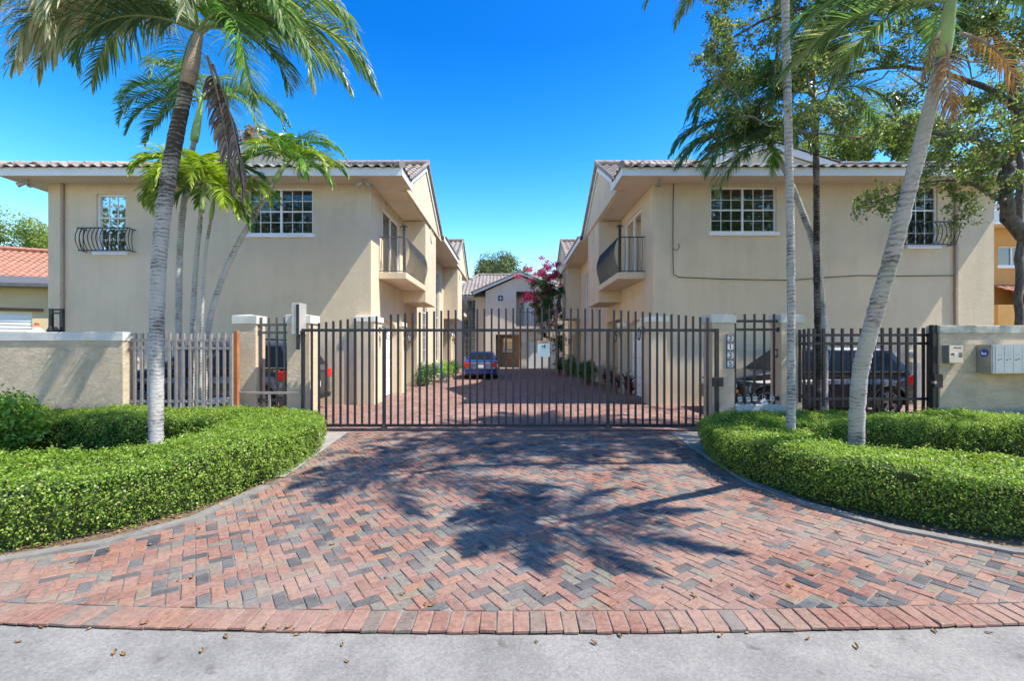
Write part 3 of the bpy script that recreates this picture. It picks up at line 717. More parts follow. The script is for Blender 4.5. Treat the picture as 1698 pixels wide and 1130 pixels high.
    tiled(rf, Vector((s*(E+.04), YE-.05, RZ-.02)), (0, 1, 0), (-s, 0, SL), YB-YE, vl, lambda u, v: u >= v*ca-.12, per=6)
    top = RZ+SL*half
    ridge(rf, (s*a_e, YE, RZ+.05), (s*(a_e+half), YE+half, top+.05)); ridge(rf, (s*E, YE, RZ+.05), (s*(a_e+half), YE+half, top+.05))
    ridge(rf, (s*(a_e+half), YE+half, top+.05), (s*(a_e+half), YB, top+.05))
    for k in (0, 1):
        y = (lambda t: t) if k == 0 else (lambda t: 46.9-t); g = 1 if k == 0 else -1
        GS = .553; cg = 1/math.sqrt(1+GS*GS)
        for q, d in ((13.62, 1), (20.78, -1)):
            tiled(rf, Vector((s*3.15, y(q), 6.56)), (s, 0, 0), (0, d*g, GS), 5.2, 3.6/cg, None)
        ridge(rf, (s*3.15, y(17.2), 8.62), (s*8.0, y(17.2), 8.62))
        for q in (13.62, 20.78):
            p0, p1 = Vector((s*3.19, y(q), 6.62)), Vector((s*3.19, y(17.2), 8.6)); ridge(rf, p0, p1, .07, .33)
    rf.build('roof', M['tile'], root)
    rs = MB()   # solid roof deck below the tiles
    P = lambda a, y_, z: (s*a, y_, z)
    rs.poly([P(a_e,YE,RZ-.05), P(E,YE,RZ-.05), P(a_e+half,YE+half,top-.05)]); rs.poly([P(3.3,YE+.25,RZ+.05), P(a_e+half,YE+half,top-.05), P(a_e+half,YB,top-.05), P(3.3,YB,RZ+.05)])
    rs.poly([P(E,YE,RZ-.05), P(E,YB,RZ-.05), P(a_e+half,YB,top-.05), P(a_e+half,YE+half,top-.05)]); rs.poly([P(a_e,YB,RZ-.05), P(a_e+half,YB,top-.05), P(E,YB,RZ-.05)])
    for k in (0, 1):
        y = (lambda t: t) if k == 0 else (lambda t: 46.9-t)
        for q in (13.66, 20.74): rs.poly([P(3.2,y(q),6.53), P(8.2,y(q),6.53), P(8.2,y(17.2),8.48), P(3.2,y(17.2),8.48)])
    rs.build('roof_deck', M['mortar'], root)
    # little vented gable on the front slope
    gb = MB(); gx, gy, gw, gz0, gz1 = 7.55, 13.5, 1.9, 6.96, 7.56
    gb.prism([(s*(gx-gw), gy, gz0-.2), (s*(gx+gw), gy, gz0-.2), (s*(gx+gw), gy, gz0), (s*gx, gy, gz1), (s*(gx-gw), gy, gz0)], (0, .1, 0))
    go = gb.build('gablet', M['stucco'], root)
    gt = MB(); gt.box(s*(gx-gw-.1), s*(gx+gw+.1), gy-.03, gy-.003, gz0-.22, gz0+.16)
    for d in (-1, 1):
        gt.prism([(s*(gx+d*(gw+.2)), gy-.06, gz0-.04), (s*gx, gy-.06, gz1+.02), (s*gx, gy-.06, gz1+.24), (s*(gx+d*(gw+.2)), gy-.06, gz0+.16)], (0, .05, 0))
    gt.build('gablet_trim', M['trim'], go)
    gr = MB()
    for d in (-1, 1):
        sl_ = (gz1-gz0)/gw; tiled(gr, Vector((s*gx+d*(gw+.26), gy-.1, gz0+.16)), (0, 1, 0), (-d, 0, sl_), 2.4, (gw+.26)*math.sqrt(1+sl_*sl_))
    ridge(gr, (s*gx, gy-.12, gz1+.32), (s*gx, gy+2.3, gz1+.32)); gr.build('gablet_roof', M['tile'], go)
    # windows
    window(root, F, winA[0], winA[1], winA[2], winA[3], 3, 5, 1, 1, 3, True)
    window(root, F, winB[0], winB[1], winB[2], winB[3], 3, 4, 2, 1, 2, True)
    for y0 in (20.95, 24.6): window(root, C, y0, y0+1.15, .9, 5.7, 2, 8, 1, 1, 4, 'curtain')
    # juliet balcony at window A
    jr = MB(); jl, jh = winA[0]-.28, winA[1]+.28; jz0, jz1 = winA[2]-.02, winA[2]+.62
    def belly(t): return .16+.20*math.sin(PI*(0.15+.75*(1-t)))
    n = 13
    for i in range(n):
        u = jl+(jh-jl)*i/(n-1)
        jr.tube([(s*u, YF-belly(t), jz0+(jz1-jz0)*t) for t in np.linspace(0, 1, 8)], .011, 5)
    for u in (jl, jh):
        for dd in (.1, .2): jr.tube([(s*u, YF-belly(t)*dd*3.3, jz0+(jz1-jz0)*t) for t in np.linspace(0, 1, 8)], .011, 5)
        jr.bar((s*u, YF, jz1), (s*u, YF-belly(1)-.02, jz1), .03, .02); jr.bar((s*u, YF, jz0), (s*u, YF-belly(0)-.02, jz0), .03, .02)
    jr.bar((s*(jl-.04), YF-belly(1), jz1), (s*(jh+.04), YF-belly(1), jz1), .035, .03); jr.bar((s*(jl-.04), YF-belly(0), jz0), (s*(jh+.04), YF-belly(0), jz0), .035, .03)
    jr.build('juliet_railing', M['iron'], root)
    # balconies, doors, garages, lanterns
    for k in (0, 1):
        y = (lambda t: t) if k == 0 else (lambda t: 46.9-t)
        sb = MB(); sb.box(s*3.27, s*(A0-.003), y(14.07), y(17.197), 3.80, 4.0); bo = sb.build('balcony', M['stucco'], root, bevel=.01)
        rl = MB(); za, zb = 4.04, 5.10
        def bel(t): return .03+.15*math.sin(PI*min(1, .10+.9*(1-t)))**1.2
        for i in range(26):
            yy_ = 14.2+(17.1-14.2)*i/25
            rl.tube([(s*(3.36-bel(t)), y(yy_), za+(zb-za)*t) for t in np.linspace(0, 1, 9)], .010, 5)
        for i in range(5):
            a = 3.5+.13*i
            rl.tube([(s*a, y(14.13)-(1 if k == 0 else -1)*bel(t)*.5, za+(zb-za)*t) for t in np.linspace(0, 1, 7)], .010, 5)
        rl.bar((s*3.33, y(14.1), zb), (s*3.33, y(17.15), zb), .04, .025); rl.bar((s*3.30, y(14.1), za), (s*3.30, y(17.15), za), .035, .02)
        rl.bar((s*3.33, y(14.13), zb), (s*A0, y(14.13), zb), .04, .025); rl.bar((s*3.33, y(14.13), za), (s*A0, y(14.13), za), .035, .02)
        rl.box(s*3.30, s*3.38, y(14.09), y(14.17), 4.0, 5.32)
        rl.build('railing', M['iron_light'] if s < 0 else M['iron'], bo)  # lighter iron on the west row: its sunlight is put into the colour
        if k == 0:
            fi = MB(); c = Vector((s*3.34, y(14.13), 5.34)); fi.lathe(c, (0,0,1), [(.05,-.02),(.06,.0),(.03,.03),(.05,.07),(.035,.12),(.0,.16)], 10)
            for q in range(7):
                an = q*2*PI/7; fi.tube([c+Vector((0,0,.06)), c+Vector((math.cos(an)*.07, math.sin(an)*.07, .12)), c+Vector((math.cos(an)*.12, math.sin(an)*.12, .07))], .012, 5)
            fi.build('post_ornament', M['iron'], bo)
        # sliding glass door
        y0, y1 = sorted((y(14.55), y(16.75))); d = MB()
        for u in (y0, (y0+y1)/2-.03, y1-.06): tbox(d, C, u, u+.06, 4.02, 6.15, .05, .12)
        tbox(d, C, y0+.06, y1-.06, 6.09, 6.15, .051, .12); tbox(d, C, y0+.06, y1-.06, 4.02, 4.08, .051, .12)
        do = d.build('balcony_door', M['white'], root)
        g_ = MB(); g_.quad(C(y0,4.02,.09), C(y1,4.02,.09), C(y1,6.15,.09), C(y0,6.15,.09)); g_.build('pane', M['glass'], do)
        cu = MB()
        for q in range(22):
            ya = y0+.05+(y1-y0-.1)*q/22; yb = ya+(y1-y0-.1)/22; cu.quad(C(ya,4.03,.15+.03*(q%2)), C(yb,4.03,.18-.03*(q%2)), C(yb,6.13,.18-.03*(q%2)), C(ya,6.13,.15+.03*(q%2)))
        cu.build('curtain', M['curtain'] if s < 0 else M['blind'], do)
        # garage door
        y0, y1 = sorted((y(14.1), y(16.3))); gd = MB()
        for r_ in range(4):
            z0 = .02+.65*r_; tbox(gd, C, y0, y1, z0, z0+.635, .19, .24)
            for q in range(4):
                ya = y0+.08+(y1-y0)*q/4; tbox(gd, C, ya, ya+(y1-y0)/4-.16, z0+.1, z0+.53, .175, .19)
        gd.build('garage_door', M['white'], root)
        # entry door
        y0, y1 = sorted((y(17.55), y(18.75))); ed = MB()
        tbox(ed, C, y0, y1, 0, 2.25, .68, .715); tbox(ed, C, y0-.07, y0, 0, 2.32, .66, .715, 1); tbox(ed, C, y1, y1+.07, 0, 2.32, .66, .715, 1); tbox(ed, C, y0, y1, 2.25, 2.32, .661, .715, 1)
        eo = ed.build('entry_door', [M['wood'], M['white']], root)
        pn = MB()
        for r_ in range(5): tbox(pn, C, y0+.15, y1-.15, .2+.4*r_, .5+.4*r_, .67, .68)
        pn.build('door_pane', M['dark_glass'], eo)
        lantern(root, (s*(A0-.16), y(16.75), 2.15), (-s, 0, 0))
        # oval niche in the block face
        ow = MB(); c = Vector((s*3.265, y(18.45), 6.25))
        ring = [c+Vector((0, math.cos(t)*.24, math.sin(t)*.33)) for t in np.linspace(0, 2*PI, 25)]
        ow.tube(ring, .035, 6, 0, False)
        oo = ow.build('oval_window', M['stucco'], root)
        og = MB(); og.poly([Vector((s*3.262, p.y, p.z)) for p in ring[:-1]]); og.build('pane', M['stucco_pillar'], oo)
        # spotlight in the recess soffit
    lantern(root, (s*(4.0-.0), YF+.45, 2.2), (-s, 0, 0))
    flood(root, (s*4.2, YF-.35, SOF), [(-.8, -.3, -.6), (.8, -.3, -.6)] if s < 0 else [(-.2, -.5, -.8)])
    if s < 0: flood(root, (s*(outer+.3), YF-.3, SOF), [(-.7, -.5, -.5), (.7, -.5, -.5)])
    dp = MB(); a = outer-.46 if s < 0 else outer-1.15
    dp.box(s*(a-.04), s*(a+.04), YF-.075, YF-.003, .1, SOF-.003)
    for z in (1.2, 3.2, 5.4): dp.box(s*(a-.055), s*(a+.055), YF-.078, YF-.003, z, z+.04)
    dp.build('downspout', plain('downspout_brown', (0.36, 0.27, 0.19), .6), root, bevel=.01)
    if s > 0:
        cb = MB(); Yc = YF-.03
        pts = [W(1125,292,Yc), W(1117,305,Yc), W(1116,350,Yc), W(1116,430,Yc), W(1117,455,Yc), W(1125,460,Yc), W(1200,463,Yc), W(1310,465,Yc), W(1372,460,Yc), W(1425,457,Yc), W(1480,458,Yc), W(1585,457,Yc)]
        cb.tube(pts, .012, 6); cb.tube([W(1116,412,Yc), W(1122,416,Yc), W(1127,410,Yc), W(1125,404,Yc)], .010, 6)
        cb.build('cable', M['black'], root)
        for (px, py) in ((1513, 588), (1516, 563)):
            em = MB(); c = W(px, py, YF-.06); em.cyl(c, (0,1,0), .1, .12, 18); em.cyl(c-Vector((0,.06,0)), (0,1,0), .075, .08, 18); em.build('electric_meter', M['galv'], root, bevel=.006)
        em = MB(); em.box(U(1508,YF), U(1522,YF), YF-.1, YF-.003, V(660,YF), V(600,YF)); em.build('meter_box', M['galv'], root, bevel=.006)
    else:
        em = MB(); c = W(222, 598, YF-.06); em.cyl(c, (0,1,0), .13, .12, 18); em.cyl(c-Vector((0,.08,0)), (0,1,0), .1, .06, 18); em.box(c.x-.1, c.x+.1, YF-.1, YF-.003, .5, c.z-.1); em.build('electric_meter', M['galv'], root, bevel=.006)
    return root
townhouse(-1, 13.55, (11.29, 12.14, V(417,13.3), V(322,13.3)), (5.82, 7.73, V(388,13.3), V(312,13.3)), 'tan two-storey townhouse row on the left with sunlit courtyard side')
townhouse(1, 14.08, (11.56, 12.44, V(407,13.3), V(308,13.3)), (5.80, 7.73, V(385,13.3), V(310,13.3)), 'tan two-storey townhouse row on the right with cable looped across its front wall')

# ---- rear townhouse closing the court
def rear_house():
    root = thing('townhouse', 'tan gabled townhouse closing the far end of the courtyard with white garage door', 'house', (0.5, 35, 0))
    Y = 35.0; T = lambda u, v, d: Vector((u, Y+d, v)); T2 = lambda u, v, d: Vector((u, Y+1.0+d, v))
    mb = MB()
    gar = (U(873,Y), U(925,Y), -.09, 2.2, .2); por = (U(822,Y), U(861,Y), .1, 2.62, 1.3); bal = (U(856,Y), U(908,Y), 3.25, 5.95, 1.1)
    x0, x1 = U(805,Y), 4.1
    holes_wall(mb, T, x0, x1, -.1, 5.95, [gar, por, bal], .2)
    mb.prism([(-2.04, Y, 5.952), (3.2, Y, 5.952), (.6, Y, 7.14)], (0, .15, 0))
    mb.quad((x0, Y, -.1), (x0, Y+1, -.1), (x0, Y+1, 5.95), (x0, Y, 5.95))
    tw = (U(765,Y+1), U(789,Y+1), .85, 5.4, .15)
    holes_wall(mb, T2, -5.0, x0, -.1, 5.6, [tw], .15)
    mb.box(x0, 4.1, Y+1.3, Y+1.35, -.1, 5.95)
    mb.box(-5, -4.9, Y+1, Y+9, -.1, 5.6); mb.box(4.1, 6, Y+1, Y+1.1, -.1, 5.6)
    mb.build('wall', M['pale_stucco'], root)
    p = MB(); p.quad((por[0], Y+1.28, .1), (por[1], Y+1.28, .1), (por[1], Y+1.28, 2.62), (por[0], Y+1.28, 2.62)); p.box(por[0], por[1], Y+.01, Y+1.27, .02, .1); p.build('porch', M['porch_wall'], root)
    T3 = lambda u, v, d: Vector((u, Y+1.24+d, v))
    window(root, T3, U(834,Y), U(852,Y), 1.35, 2.35, 2, 2, 1, 1, 1, 'curtain', inset=-.05)
    window(root, T2, tw[0], tw[1], tw[2], tw[3], 4, 9, 1, None, None, 'curtain')
    gd = MB()
    for r_ in range(4): gd.box(gar[0], gar[1], Y+.15, Y+.2, .02+.55*r_, .56+.55*r_)
    gd.build('garage_door', M['white'], root)
    sb = MB(); sb.box(bal[0]-.1, bal[1]+.1, Y-.35, Y-.003, 3.05, 3.25); bo = sb.build('balcony', M['pale_stucco'], root)
    rl = MB()
    for i in range(22):
        x = bal[0]+(bal[1]-bal[0])*i/21; rl.box(x-.012, x+.012, Y-.3, Y-.276, 3.25, 4.3)
    rl.box(bal[0]-.05, bal[1]+.05, Y-.31, Y-.27, 4.3, 4.35); rl.build('railing', M['iron_light'], bo)
    do = MB(); do.box(U(870,Y), U(888,Y), Y+1.0, Y+1.09, 3.27, 5.4); do.build('balcony_door', M['white'], root)
    rw = MB(); c = Vector((U(830,Y), Y-.02, V(495,Y)))
    rw.tube([c+Vector((math.cos(t)*.29, 0, math.sin(t)*.29)) for t in np.linspace(0, 2*PI, 25)], .04, 6, 0, False)
    rw.box(c.x-.02, c.x+.02, c.y-.01, c.y+.015, c.z-.28, c.z+.28); rw.box(c.x-.28, c.x+.28, c.y-.012, c.y+.013, c.z-.02, c.z+.02)
    ro = rw.build('round_window', M['white'], root); g = MB(); g.cyl(c+Vector((0,.012,0)), (0,1,0), .28, .01, 24); g.build('pane', M['dark_glass'], ro)
    lantern(root, (U(866,Y), Y-.02, 1.95), (0,-1,0)); lantern(root, (U(865,Y), Y+.9, 5.0), (0,-1,0))
    fa = MB(); ax, az, ez = .6, 7.2, 5.62
    for ex in (-2.98, 4.3):
        sl_ = (az-ez)/abs(ax-ex); fa.prism([(ex, Y-.42, ez), (ax, Y-.42, az), (ax, Y-.42, az+.2), (ex, Y-.42, ez+.2)], (0, .04, 0))
    fa.box(-5.3, -2.98, Y+.6, Y+.63, 5.5, 5.7); fa.build('fascia', M['trim'], root)
    rf = MB()
    for ex, d in ((-3.1, 1), (4.4, -1)):
        sl_ = (az-ez)/abs(ax-ex); L = math.hypot(ax-ex, sl_*(ax-ex))
        tiled(rf, Vector((ex, Y-.45, ez+.16)), (0, 1, 0), (d, 0, sl_), 5.0, L, None, per=6)
        ridge(rf, (ex, Y-.42, ez+.2), (ax, Y-.42, az+.22), .07, .3)
    ridge(rf, (ax, Y-.45, az+.3), (ax, Y+4.4, az+.3))
    tiled(rf, Vector((-5.2, Y+.55, 5.72)), (1, 0, 0), (0, 1, .5), 10.5, 5.0, lambda u, v: u > .5*v-.1, per=6)
    ridge(rf, (-5.2, Y+.55, 5.75), (-3.0, Y+5.0, 7.95)); ridge(rf, (-3.0, Y+5.0, 8.0), (5.3, Y+5.0, 8.0))
    rf.build('roof', M['tile'], root)
    dk = MB(); dk.quad((-5.2, Y+.6, 5.66), (5.3, Y+.6, 5.66), (5.3, Y+5, 7.86), (-3, Y+5, 7.86)); 
    for ex in (-3.0, 4.3): dk.quad((ex, Y-.38, ez+.1), (ex, Y+4.4, ez+.1), (ax, Y+4.4, az+.1), (ax, Y-.38, az+.1))
    dk.quad((-5.2,Y+9.4,5.66),(5.3,Y+9.4,5.66),(5.3,Y+5,7.86),(-3,Y+5,7.86)); dk.build('roof_deck', M['mortar'], root)
rear_house()

# ---- neighbours
def neighbour_west():
    root = thing('bungalow', 'cream neighbouring house at far left with orange tile roof and white shutters', 'house', (-22, 20, 0))
    mb = MB(); Y = 19.5
    T = lambda u, v, d: Vector((u, Y+d, v)); wn_ = (-24.2, U(30,Y), 1.2, V(516,Y))
    holes_wall(mb, T, -30, -17.2, -.1, 4.35, [wn_], .12); mb.box(-30, -17.2, Y+8, Y+8.1, -.1, 4.3); mb.box(-17.3, -17.2, Y+.01, Y+8, -.1, 4.3); mb.build('wall', M['cream_wall'], root)
    sh = MB()
    for i in range(14):
        z = wn_[2]+(wn_[3]-wn_[2])*i/14; sh.quad((wn_[0], Y+.04, z), (wn_[1], Y+.04, z), (wn_[1], Y+.09, z+(wn_[3]-wn_[2])/14), (wn_[0], Y+.09, z+(wn_[3]-wn_[2])/14))
    sh.build('shutter', M['white'], root)
    li = MB(); li.box(-24.6, U(44,Y), Y-.12, Y-.003, wn_[3]+.02, wn_[3]+.14); li.build('lintel', M['wood'], root)
    pr = MB(); pr.prism([(-31, Y-.6, 3.95), (-17, Y-.6, 4.4), (-17, Y-.6, 4.55), (-31, Y-.6, 4.1)], (0, .06, 0)); pr.quad((-31, Y-.6, 4.1), (-17, Y-.6, 4.5), (-17, Y+3.2, 5.2), (-31, Y+3.2, 5.0)); pr.build('porch_roof', M['grey_roof'], root)
    root_w = root
    rf = MB(); tiled(rf, Vector((-31, Y+3.2, 4.9)), (1, 0, 0), (0, 1, .45), 14, 5.2, lambda u, v: u < 14.0-v*.95, per=6, amp=.05)
    ridge(rf, (-17, Y+3.2, 5.0), (-21.7, Y+7.9, 7.1)); ridge(rf, (-31, Y+7.9, 7.15), (-21.7, Y+7.9, 7.15)); rf.build('roof', M['orange_tile'], root)
    dk = MB(); dk.quad((-31,Y+3.2,4.85),(-17,Y+3.2,4.85),(-21.7,Y+7.9,7.0),(-31,Y+7.9,7.0)); dk.poly([(-17,Y+3.2,4.85),(-17,Y+12,4.85),(-21.7,Y+7.9,7.0)]); dk.build('roof_deck', M['orange_tile'], root)
    root.rotation_euler = (0, 0, R(27))
neighbour_west()
def neighbour_east():
    root = thing('bungalow', 'orange neighbouring house at far right behind the oak with pale eaves', 'house', (23, 20, 0))
    Y = 19.0; mb = MB(); T = lambda u, v, d: Vector((u, Y+d, v)); wn_ = (U(1655,Y), U(1755,Y), V(441,Y), V(409,Y))
    holes_wall(mb, T, 17.5, 31, -.1, V(378,Y), [wn_], .15); mb.box(17.5, 17.6, Y+.01, Y+8, -.1, 6); mb.build('wall', M['orange_wall'], root)
    window(root, T, *wn_, 1, 1, 4, 1, None, False)
    ev = MB(); ev.box(17.0, 31.5, Y-.7, Y-.66, V(378,Y)-.02, V(357,Y)); ev.box(17.0, 31.5, Y-.66, Y-.003, V(378,Y), V(378,Y)+.05); ev.build('eave', M['trim'], root)
    rf = MB(); tiled(rf, Vector((17, Y-.75, V(356,Y))), (1,0,0), (0,1,.35), 14, 4.5, None, per=5); rf.build('roof', M['tile'], root)
    lr = MB(); tiled(lr, Vector((U(1640,Y), Y-2.2, V(500,Y-2.2))), (1,0,0), (0,1,.4), 8, 2.3, None); lo = lr.build('porch_roof', M['orange_tile'], root)
    lw = MB(); lw.box(U(1655,Y-1.9), 31, Y-1.9, Y-.01, -.1, V(505,Y-2.0)); lw.build('porch', M['orange_wall'], root)
neighbour_east()
# ================================================================ GATE, PILLARS, WALLS, FENCES
def text_mesh(name, txt, size, loc, mat, parent, rot=(R(90), 0, 0), extrude=0.001):
    cu = bpy.data.curves.new(name, 'FONT'); cu.body = txt; cu.size = size; cu.align_x = 'CENTER'; cu.align_y = 'CENTER'; cu.extrude = extrude; cu.offset = size*.022
    tmp = bpy.data.objects.new('tmp', cu); COL.objects.link(tmp)
    dg = bpy.context.evaluated_depsgraph_get(); me = bpy.data.meshes.new_from_object(tmp.evaluated_get(dg)); bpy.data.objects.remove(tmp)
    me.transform(Matrix.Translation(loc) @ Matrix.Rotation(rot[2], 4, 'Z') @ Matrix.Rotation(rot[0], 4, 'X'))
    me.materials.clear(); me.materials.append(mat)
    o = bpy.data.objects.new(name, me); COL.objects.link(o)
    if parent is not None: attach(o, parent)
    return o

def pillar(x0, x1, y0, y1, h, label):
    root = thing('gate_pillar', label, 'pillar', ((x0+x1)/2, (y0+y1)/2, 0), 'stucco gate pillars with white caps')
    b = MB(); b.box(x0, x1, y0, y1, -.1, h-.19); b.build('shaft', M['stucco_pillar'], root, bevel=.012)
    c = MB(); c.box(x0-.025, x1+.025, y0-.025, y1+.025, h-.19, h-.015); n = len(c.v)
    c.v += [(x0-.02, y0-.02, h-.015), (x1+.02, y0-.02, h-.015), (x1+.02, y1+.02, h-.015), (x0-.02, y1+.02, h-.015), ((x0+x1)/2, (y0+y1)/2, h+.02)]
    for i in range(4): c.f.append((n+i, n+(i+1)%4, n+4)); c.m.append(0)
    c.build('cap', M['cap'], root, bevel=.008)
    return root
PH = V(524, 9.3)
P1 = pillar(-4.60, -4.13, 9.3, 9.72, PH+.03, 'gate pillar behind the left end of the sliding gate, with grey guide box')
P2 = pillar(-5.69, -5.23, 9.3, 9.66, PH+.02, 'outer left gate pillar beside the rusty orange post')
P3 = pillar(4.08, 4.55, 9.3, 9.71, PH+.04, 'gate pillar carrying the 3135 number tiles')
P4 = pillar(5.50, 5.93, 9.3, 9.70, PH+.04, 'outer right gate pillar behind the thin straight palm trunk, with doorbell')

# sliding gate
GY = 9.10
gate = thing('sliding_gate', 'long dark iron sliding gate with arched picket tops and pale warning sign', 'gate', (0, GY, 0))
gx0, gx1 = U(503, GY), U(1188, GY); zt, zb = V(548, GY), V(706, GY)
f = MB(); f.box(gx0, gx1, GY-.022, GY+.022, zt-.028, zt+.028); f.box(gx0, gx1, GY-.0225, GY+.0225, zb-.028, zb+.028)
f.box(gx0-.035, gx0+.025, GY-.03, GY+.03, zb-.03, zt+.03); f.box(gx1-.03, gx1+.04, GY-.032, GY+.032, zb-.03, zt+.031)
for px in (637, 1008): x = U(px, GY); f.box(x-.032, x+.032, GY-.031, GY+.031, zb-.029, zt-.029)
f.box(U(490, GY), gx0-.036, GY-.018, GY+.018, zt-.025, zt+.025)
f.build('frame', M['iron'], gate, bevel=.004)
# braced tail that runs behind the hedge
t = MB(); zq = V(652, GY); t.box(U(398,GY), gx0-.036, GY-.02, GY+.02, zq-.025, zq+.025); x = U(447, GY); t.box(x-.022, x+.022, GY-.019, GY+.019, .1, zq-.026)
t.box(U(398,GY)-.02, gx0-.036, GY-.021, GY+.021, .06, .11); t.build('tail_frame', M['iron_pale'], gate, bevel=.004)
n_p = 48; px0, px1 = 516.5, 1183.0
def top_z(px):
    t = (px-885)/330.0
    return V(511 + 21.5*t*t, GY)
sign_px = (890.5, 911.5)
proto = None
posts = (637, 1008)
px = 517.0; sp = 11.93
while px < 1184:
    if all(abs(px-p) > 5 for p in posts):
        x = U(px, GY); z1 = top_z(px); lo = zb+.02
        b = MB(); b.box(-.0185, .0185, -.0185, .0185, 0, 1)
        if proto is None:
            proto = b.build('picket', M['iron'], gate, bevel=.0)
            proto.location = (x, GY, lo); proto.scale = (1, 1, z1-lo)
            attach(proto, gate)
        else:
            c = copy_child(proto, gate); c.location = (x, GY, lo); c.scale = (1, 1, z1-lo)
    px += sp
for p in posts:
    x = U(p, GY); wv = MB(); wv.lathe((x, GY-.02, .078), (0,1,0), [(.0,0),(.03,0),(.032,.004),(.058,.006),(.06,.012),(.05,.02),(.06,.028),(.058,.034),(.0,.04)], 20)
    wv.box(x-.02, x+.02, GY-.035, GY-.022, .06, .15); wv.box(x-.02, x+.02, GY+.022, GY+.035, .06, .15); wv.build('wheel', M['iron_light'], gate)
la = MB(); x = U(1187, GY); la.box(x-.09, x+.12, GY-.075, GY-.033, V(641,GY), V(626,GY)); la.box(x-.0, x+.05, GY-.09, GY-.076, V(637,GY), V(630,GY)); la.build('latch', M['black'], gate, bevel=.004)

sg = thing('warning_sign', 'pale green warning sign with camera picture fixed to the gate bars', 'sign', (U(901,GY), GY, 1.4))
sx0, sx1, sz0, sz1 = U(891.5,GY), U(911.5,GY), V(592,GY), V(566,GY); y_ = GY-.026
b = MB(); b.box(sx0, sx1, y_, y_+.006, sz0, sz1); b.build('plate', M['sign'], sg)
b = MB(); b.box(sx0+.002, sx1-.002, y_-.002, y_-.0005, sz1-.045, sz1-.006); b.build('band', M['yellow'], sg)
text_mesh('lettering', 'WARNING', .036, ((sx0+sx1)/2+.012, y_-.004, sz1-.026), M['ink'], sg)
b = MB(); tx = sx0+.018; b.prism([(tx, y_-.004, sz1-.04), (tx+.026, y_-.004, sz1-.04), (tx+.013, y_-.004, sz1-.012)], (0, .0015, 0)); 
cx, cz = (sx0+sx1)/2, sz1-.105
b.cyl((cx-.022, y_-.004, cz), (0,1,0), .017, .002, 16); b.prism([(cx+.005, y_-.004, cz-.018), (cx+.034, y_-.004, cz-.045), (cx+.034, y_-.004, cz+.048), (cx+.005, y_-.004, cz+.02)], (0, .0015, 0))
for a in (-.5, 0, .5): b.bar((cx-.045, y_-.003, cz-.02+a*.05), (cx-.01, y_-.003, cz-.045+a*.02), .004, .001)
b.build('camera_symbol', M['ink'], sg)

# gate guide box on the left pillar
gb = thing('gate_guide_box', 'pale grey upright guide box with black slot on left gate pillar', 'guide box', (U(492,9.05), 9.1, 2.2))
b = MB(); x0, x1 = U(485,9.05), U(499,9.05); z0, z1 = V(555,9.05), V(503,9.05)
b.box(x0, x1, 9.0, 9.296, z0, z1); b.build('housing', M['galv'], gb, bevel=.008)
b = MB(); b.box(x0+.10, x1-.016, 8.99, 8.999, z0+.005, z1-.03); b.build('slot', M['black'], gb)
b = MB(); b.box(x0+.085, x1-.025, 9.02, 9.07, V(580,9.05), z0-.002); b.cyl((x1+.02, 9.04, z0+.05), (0,1,0), .03, .05, 14); b.build('roller_bracket', M['iron'], gb, bevel=.004)

# rusty post
rp = thing('rusty_post', 'rusty orange post standing beside the left iron fence', 'post', (U(389,8.95), 8.95, 0))
b = MB(); b.box(U(389.5,8.95), U(396,8.95), 8.90, 8.97, 0, V(549,8.95)); b.build('front_board', M['rust'], rp, bevel=.004)
b = MB(); b.box(U(381,8.98), U(387.5,8.98), 8.95, 9.02, 0, V(556,8.98)); b.box(U(387.5,8.98), U(389.4,8.98), 8.955, 8.99, V(642,8.98), V(639,8.98)); b.build('back_board', M['pinkish'], rp, bevel=.004)

# number tiles
nt_ = thing('number_plaque', 'column of four house number tiles reading 3135', 'house number', (U(1211,9.28), 9.29, 1.6))
for i, ch in enumerate('3135'):
    yy_ = 9.296; cx = U(1210.6, yy_); h = .1465; cz = V(561.5, yy_)-i*.1735
    b = MB(); b.box(cx-.082, cx+.082, yy_-.012, yy_, cz-.084, cz+.084); to_ = b.build('number_tile', M['ink'], nt_)
    b = MB(); b.box(cx-.068, cx+.068, yy_-.0145, yy_-.0125, cz-.070, cz+.070)
    b.build('tile_face', M['white'], to_)
    b = MB()
    for ax in (-1, 1):
        for az in (-1, 1):
            b.cyl((cx+ax*.055, yy_-.0155, cz+az*.056), (0,1,0), .011, .002, 8); b.bar((cx+ax*.058, yy_-.0155, cz+az*.03), (cx+ax*.05, yy_-.0155, cz+az*.012), .006, .002)
    for ax in (-1, 1): b.box(cx+ax*.055-.003, cx+ax*.055+.003, yy_-.0164, yy_-.0148, cz-.056, cz+.056)
    for az in (-1, 1): b.box(cx-.055, cx+.055, yy_-.0163, yy_-.0147, cz+az*.056-.003, cz+az*.056+.003)
    b.build('border_pattern', M['ink'], to_)
    text_mesh('digit', ch, .145, (cx, yy_-.0165, cz), M['ink'], to_, extrude=.0015)

# doorbell on outer right pillar
db = MB(); db.box(5.488, 5.499, 9.42, 9.50, V(593,9.45), V(579,9.45)); 
o = thing('doorbell', 'small steel doorbell on outer right gate pillar', 'doorbell', (5.49, 9.46, 1.6))
db.build('plate', M['black'], o); b = MB(); b.box(5.482, 5.4875, 9.435, 9.485, V(590,9.45), V(582,9.45)); b.build('button', M['steel'], o)

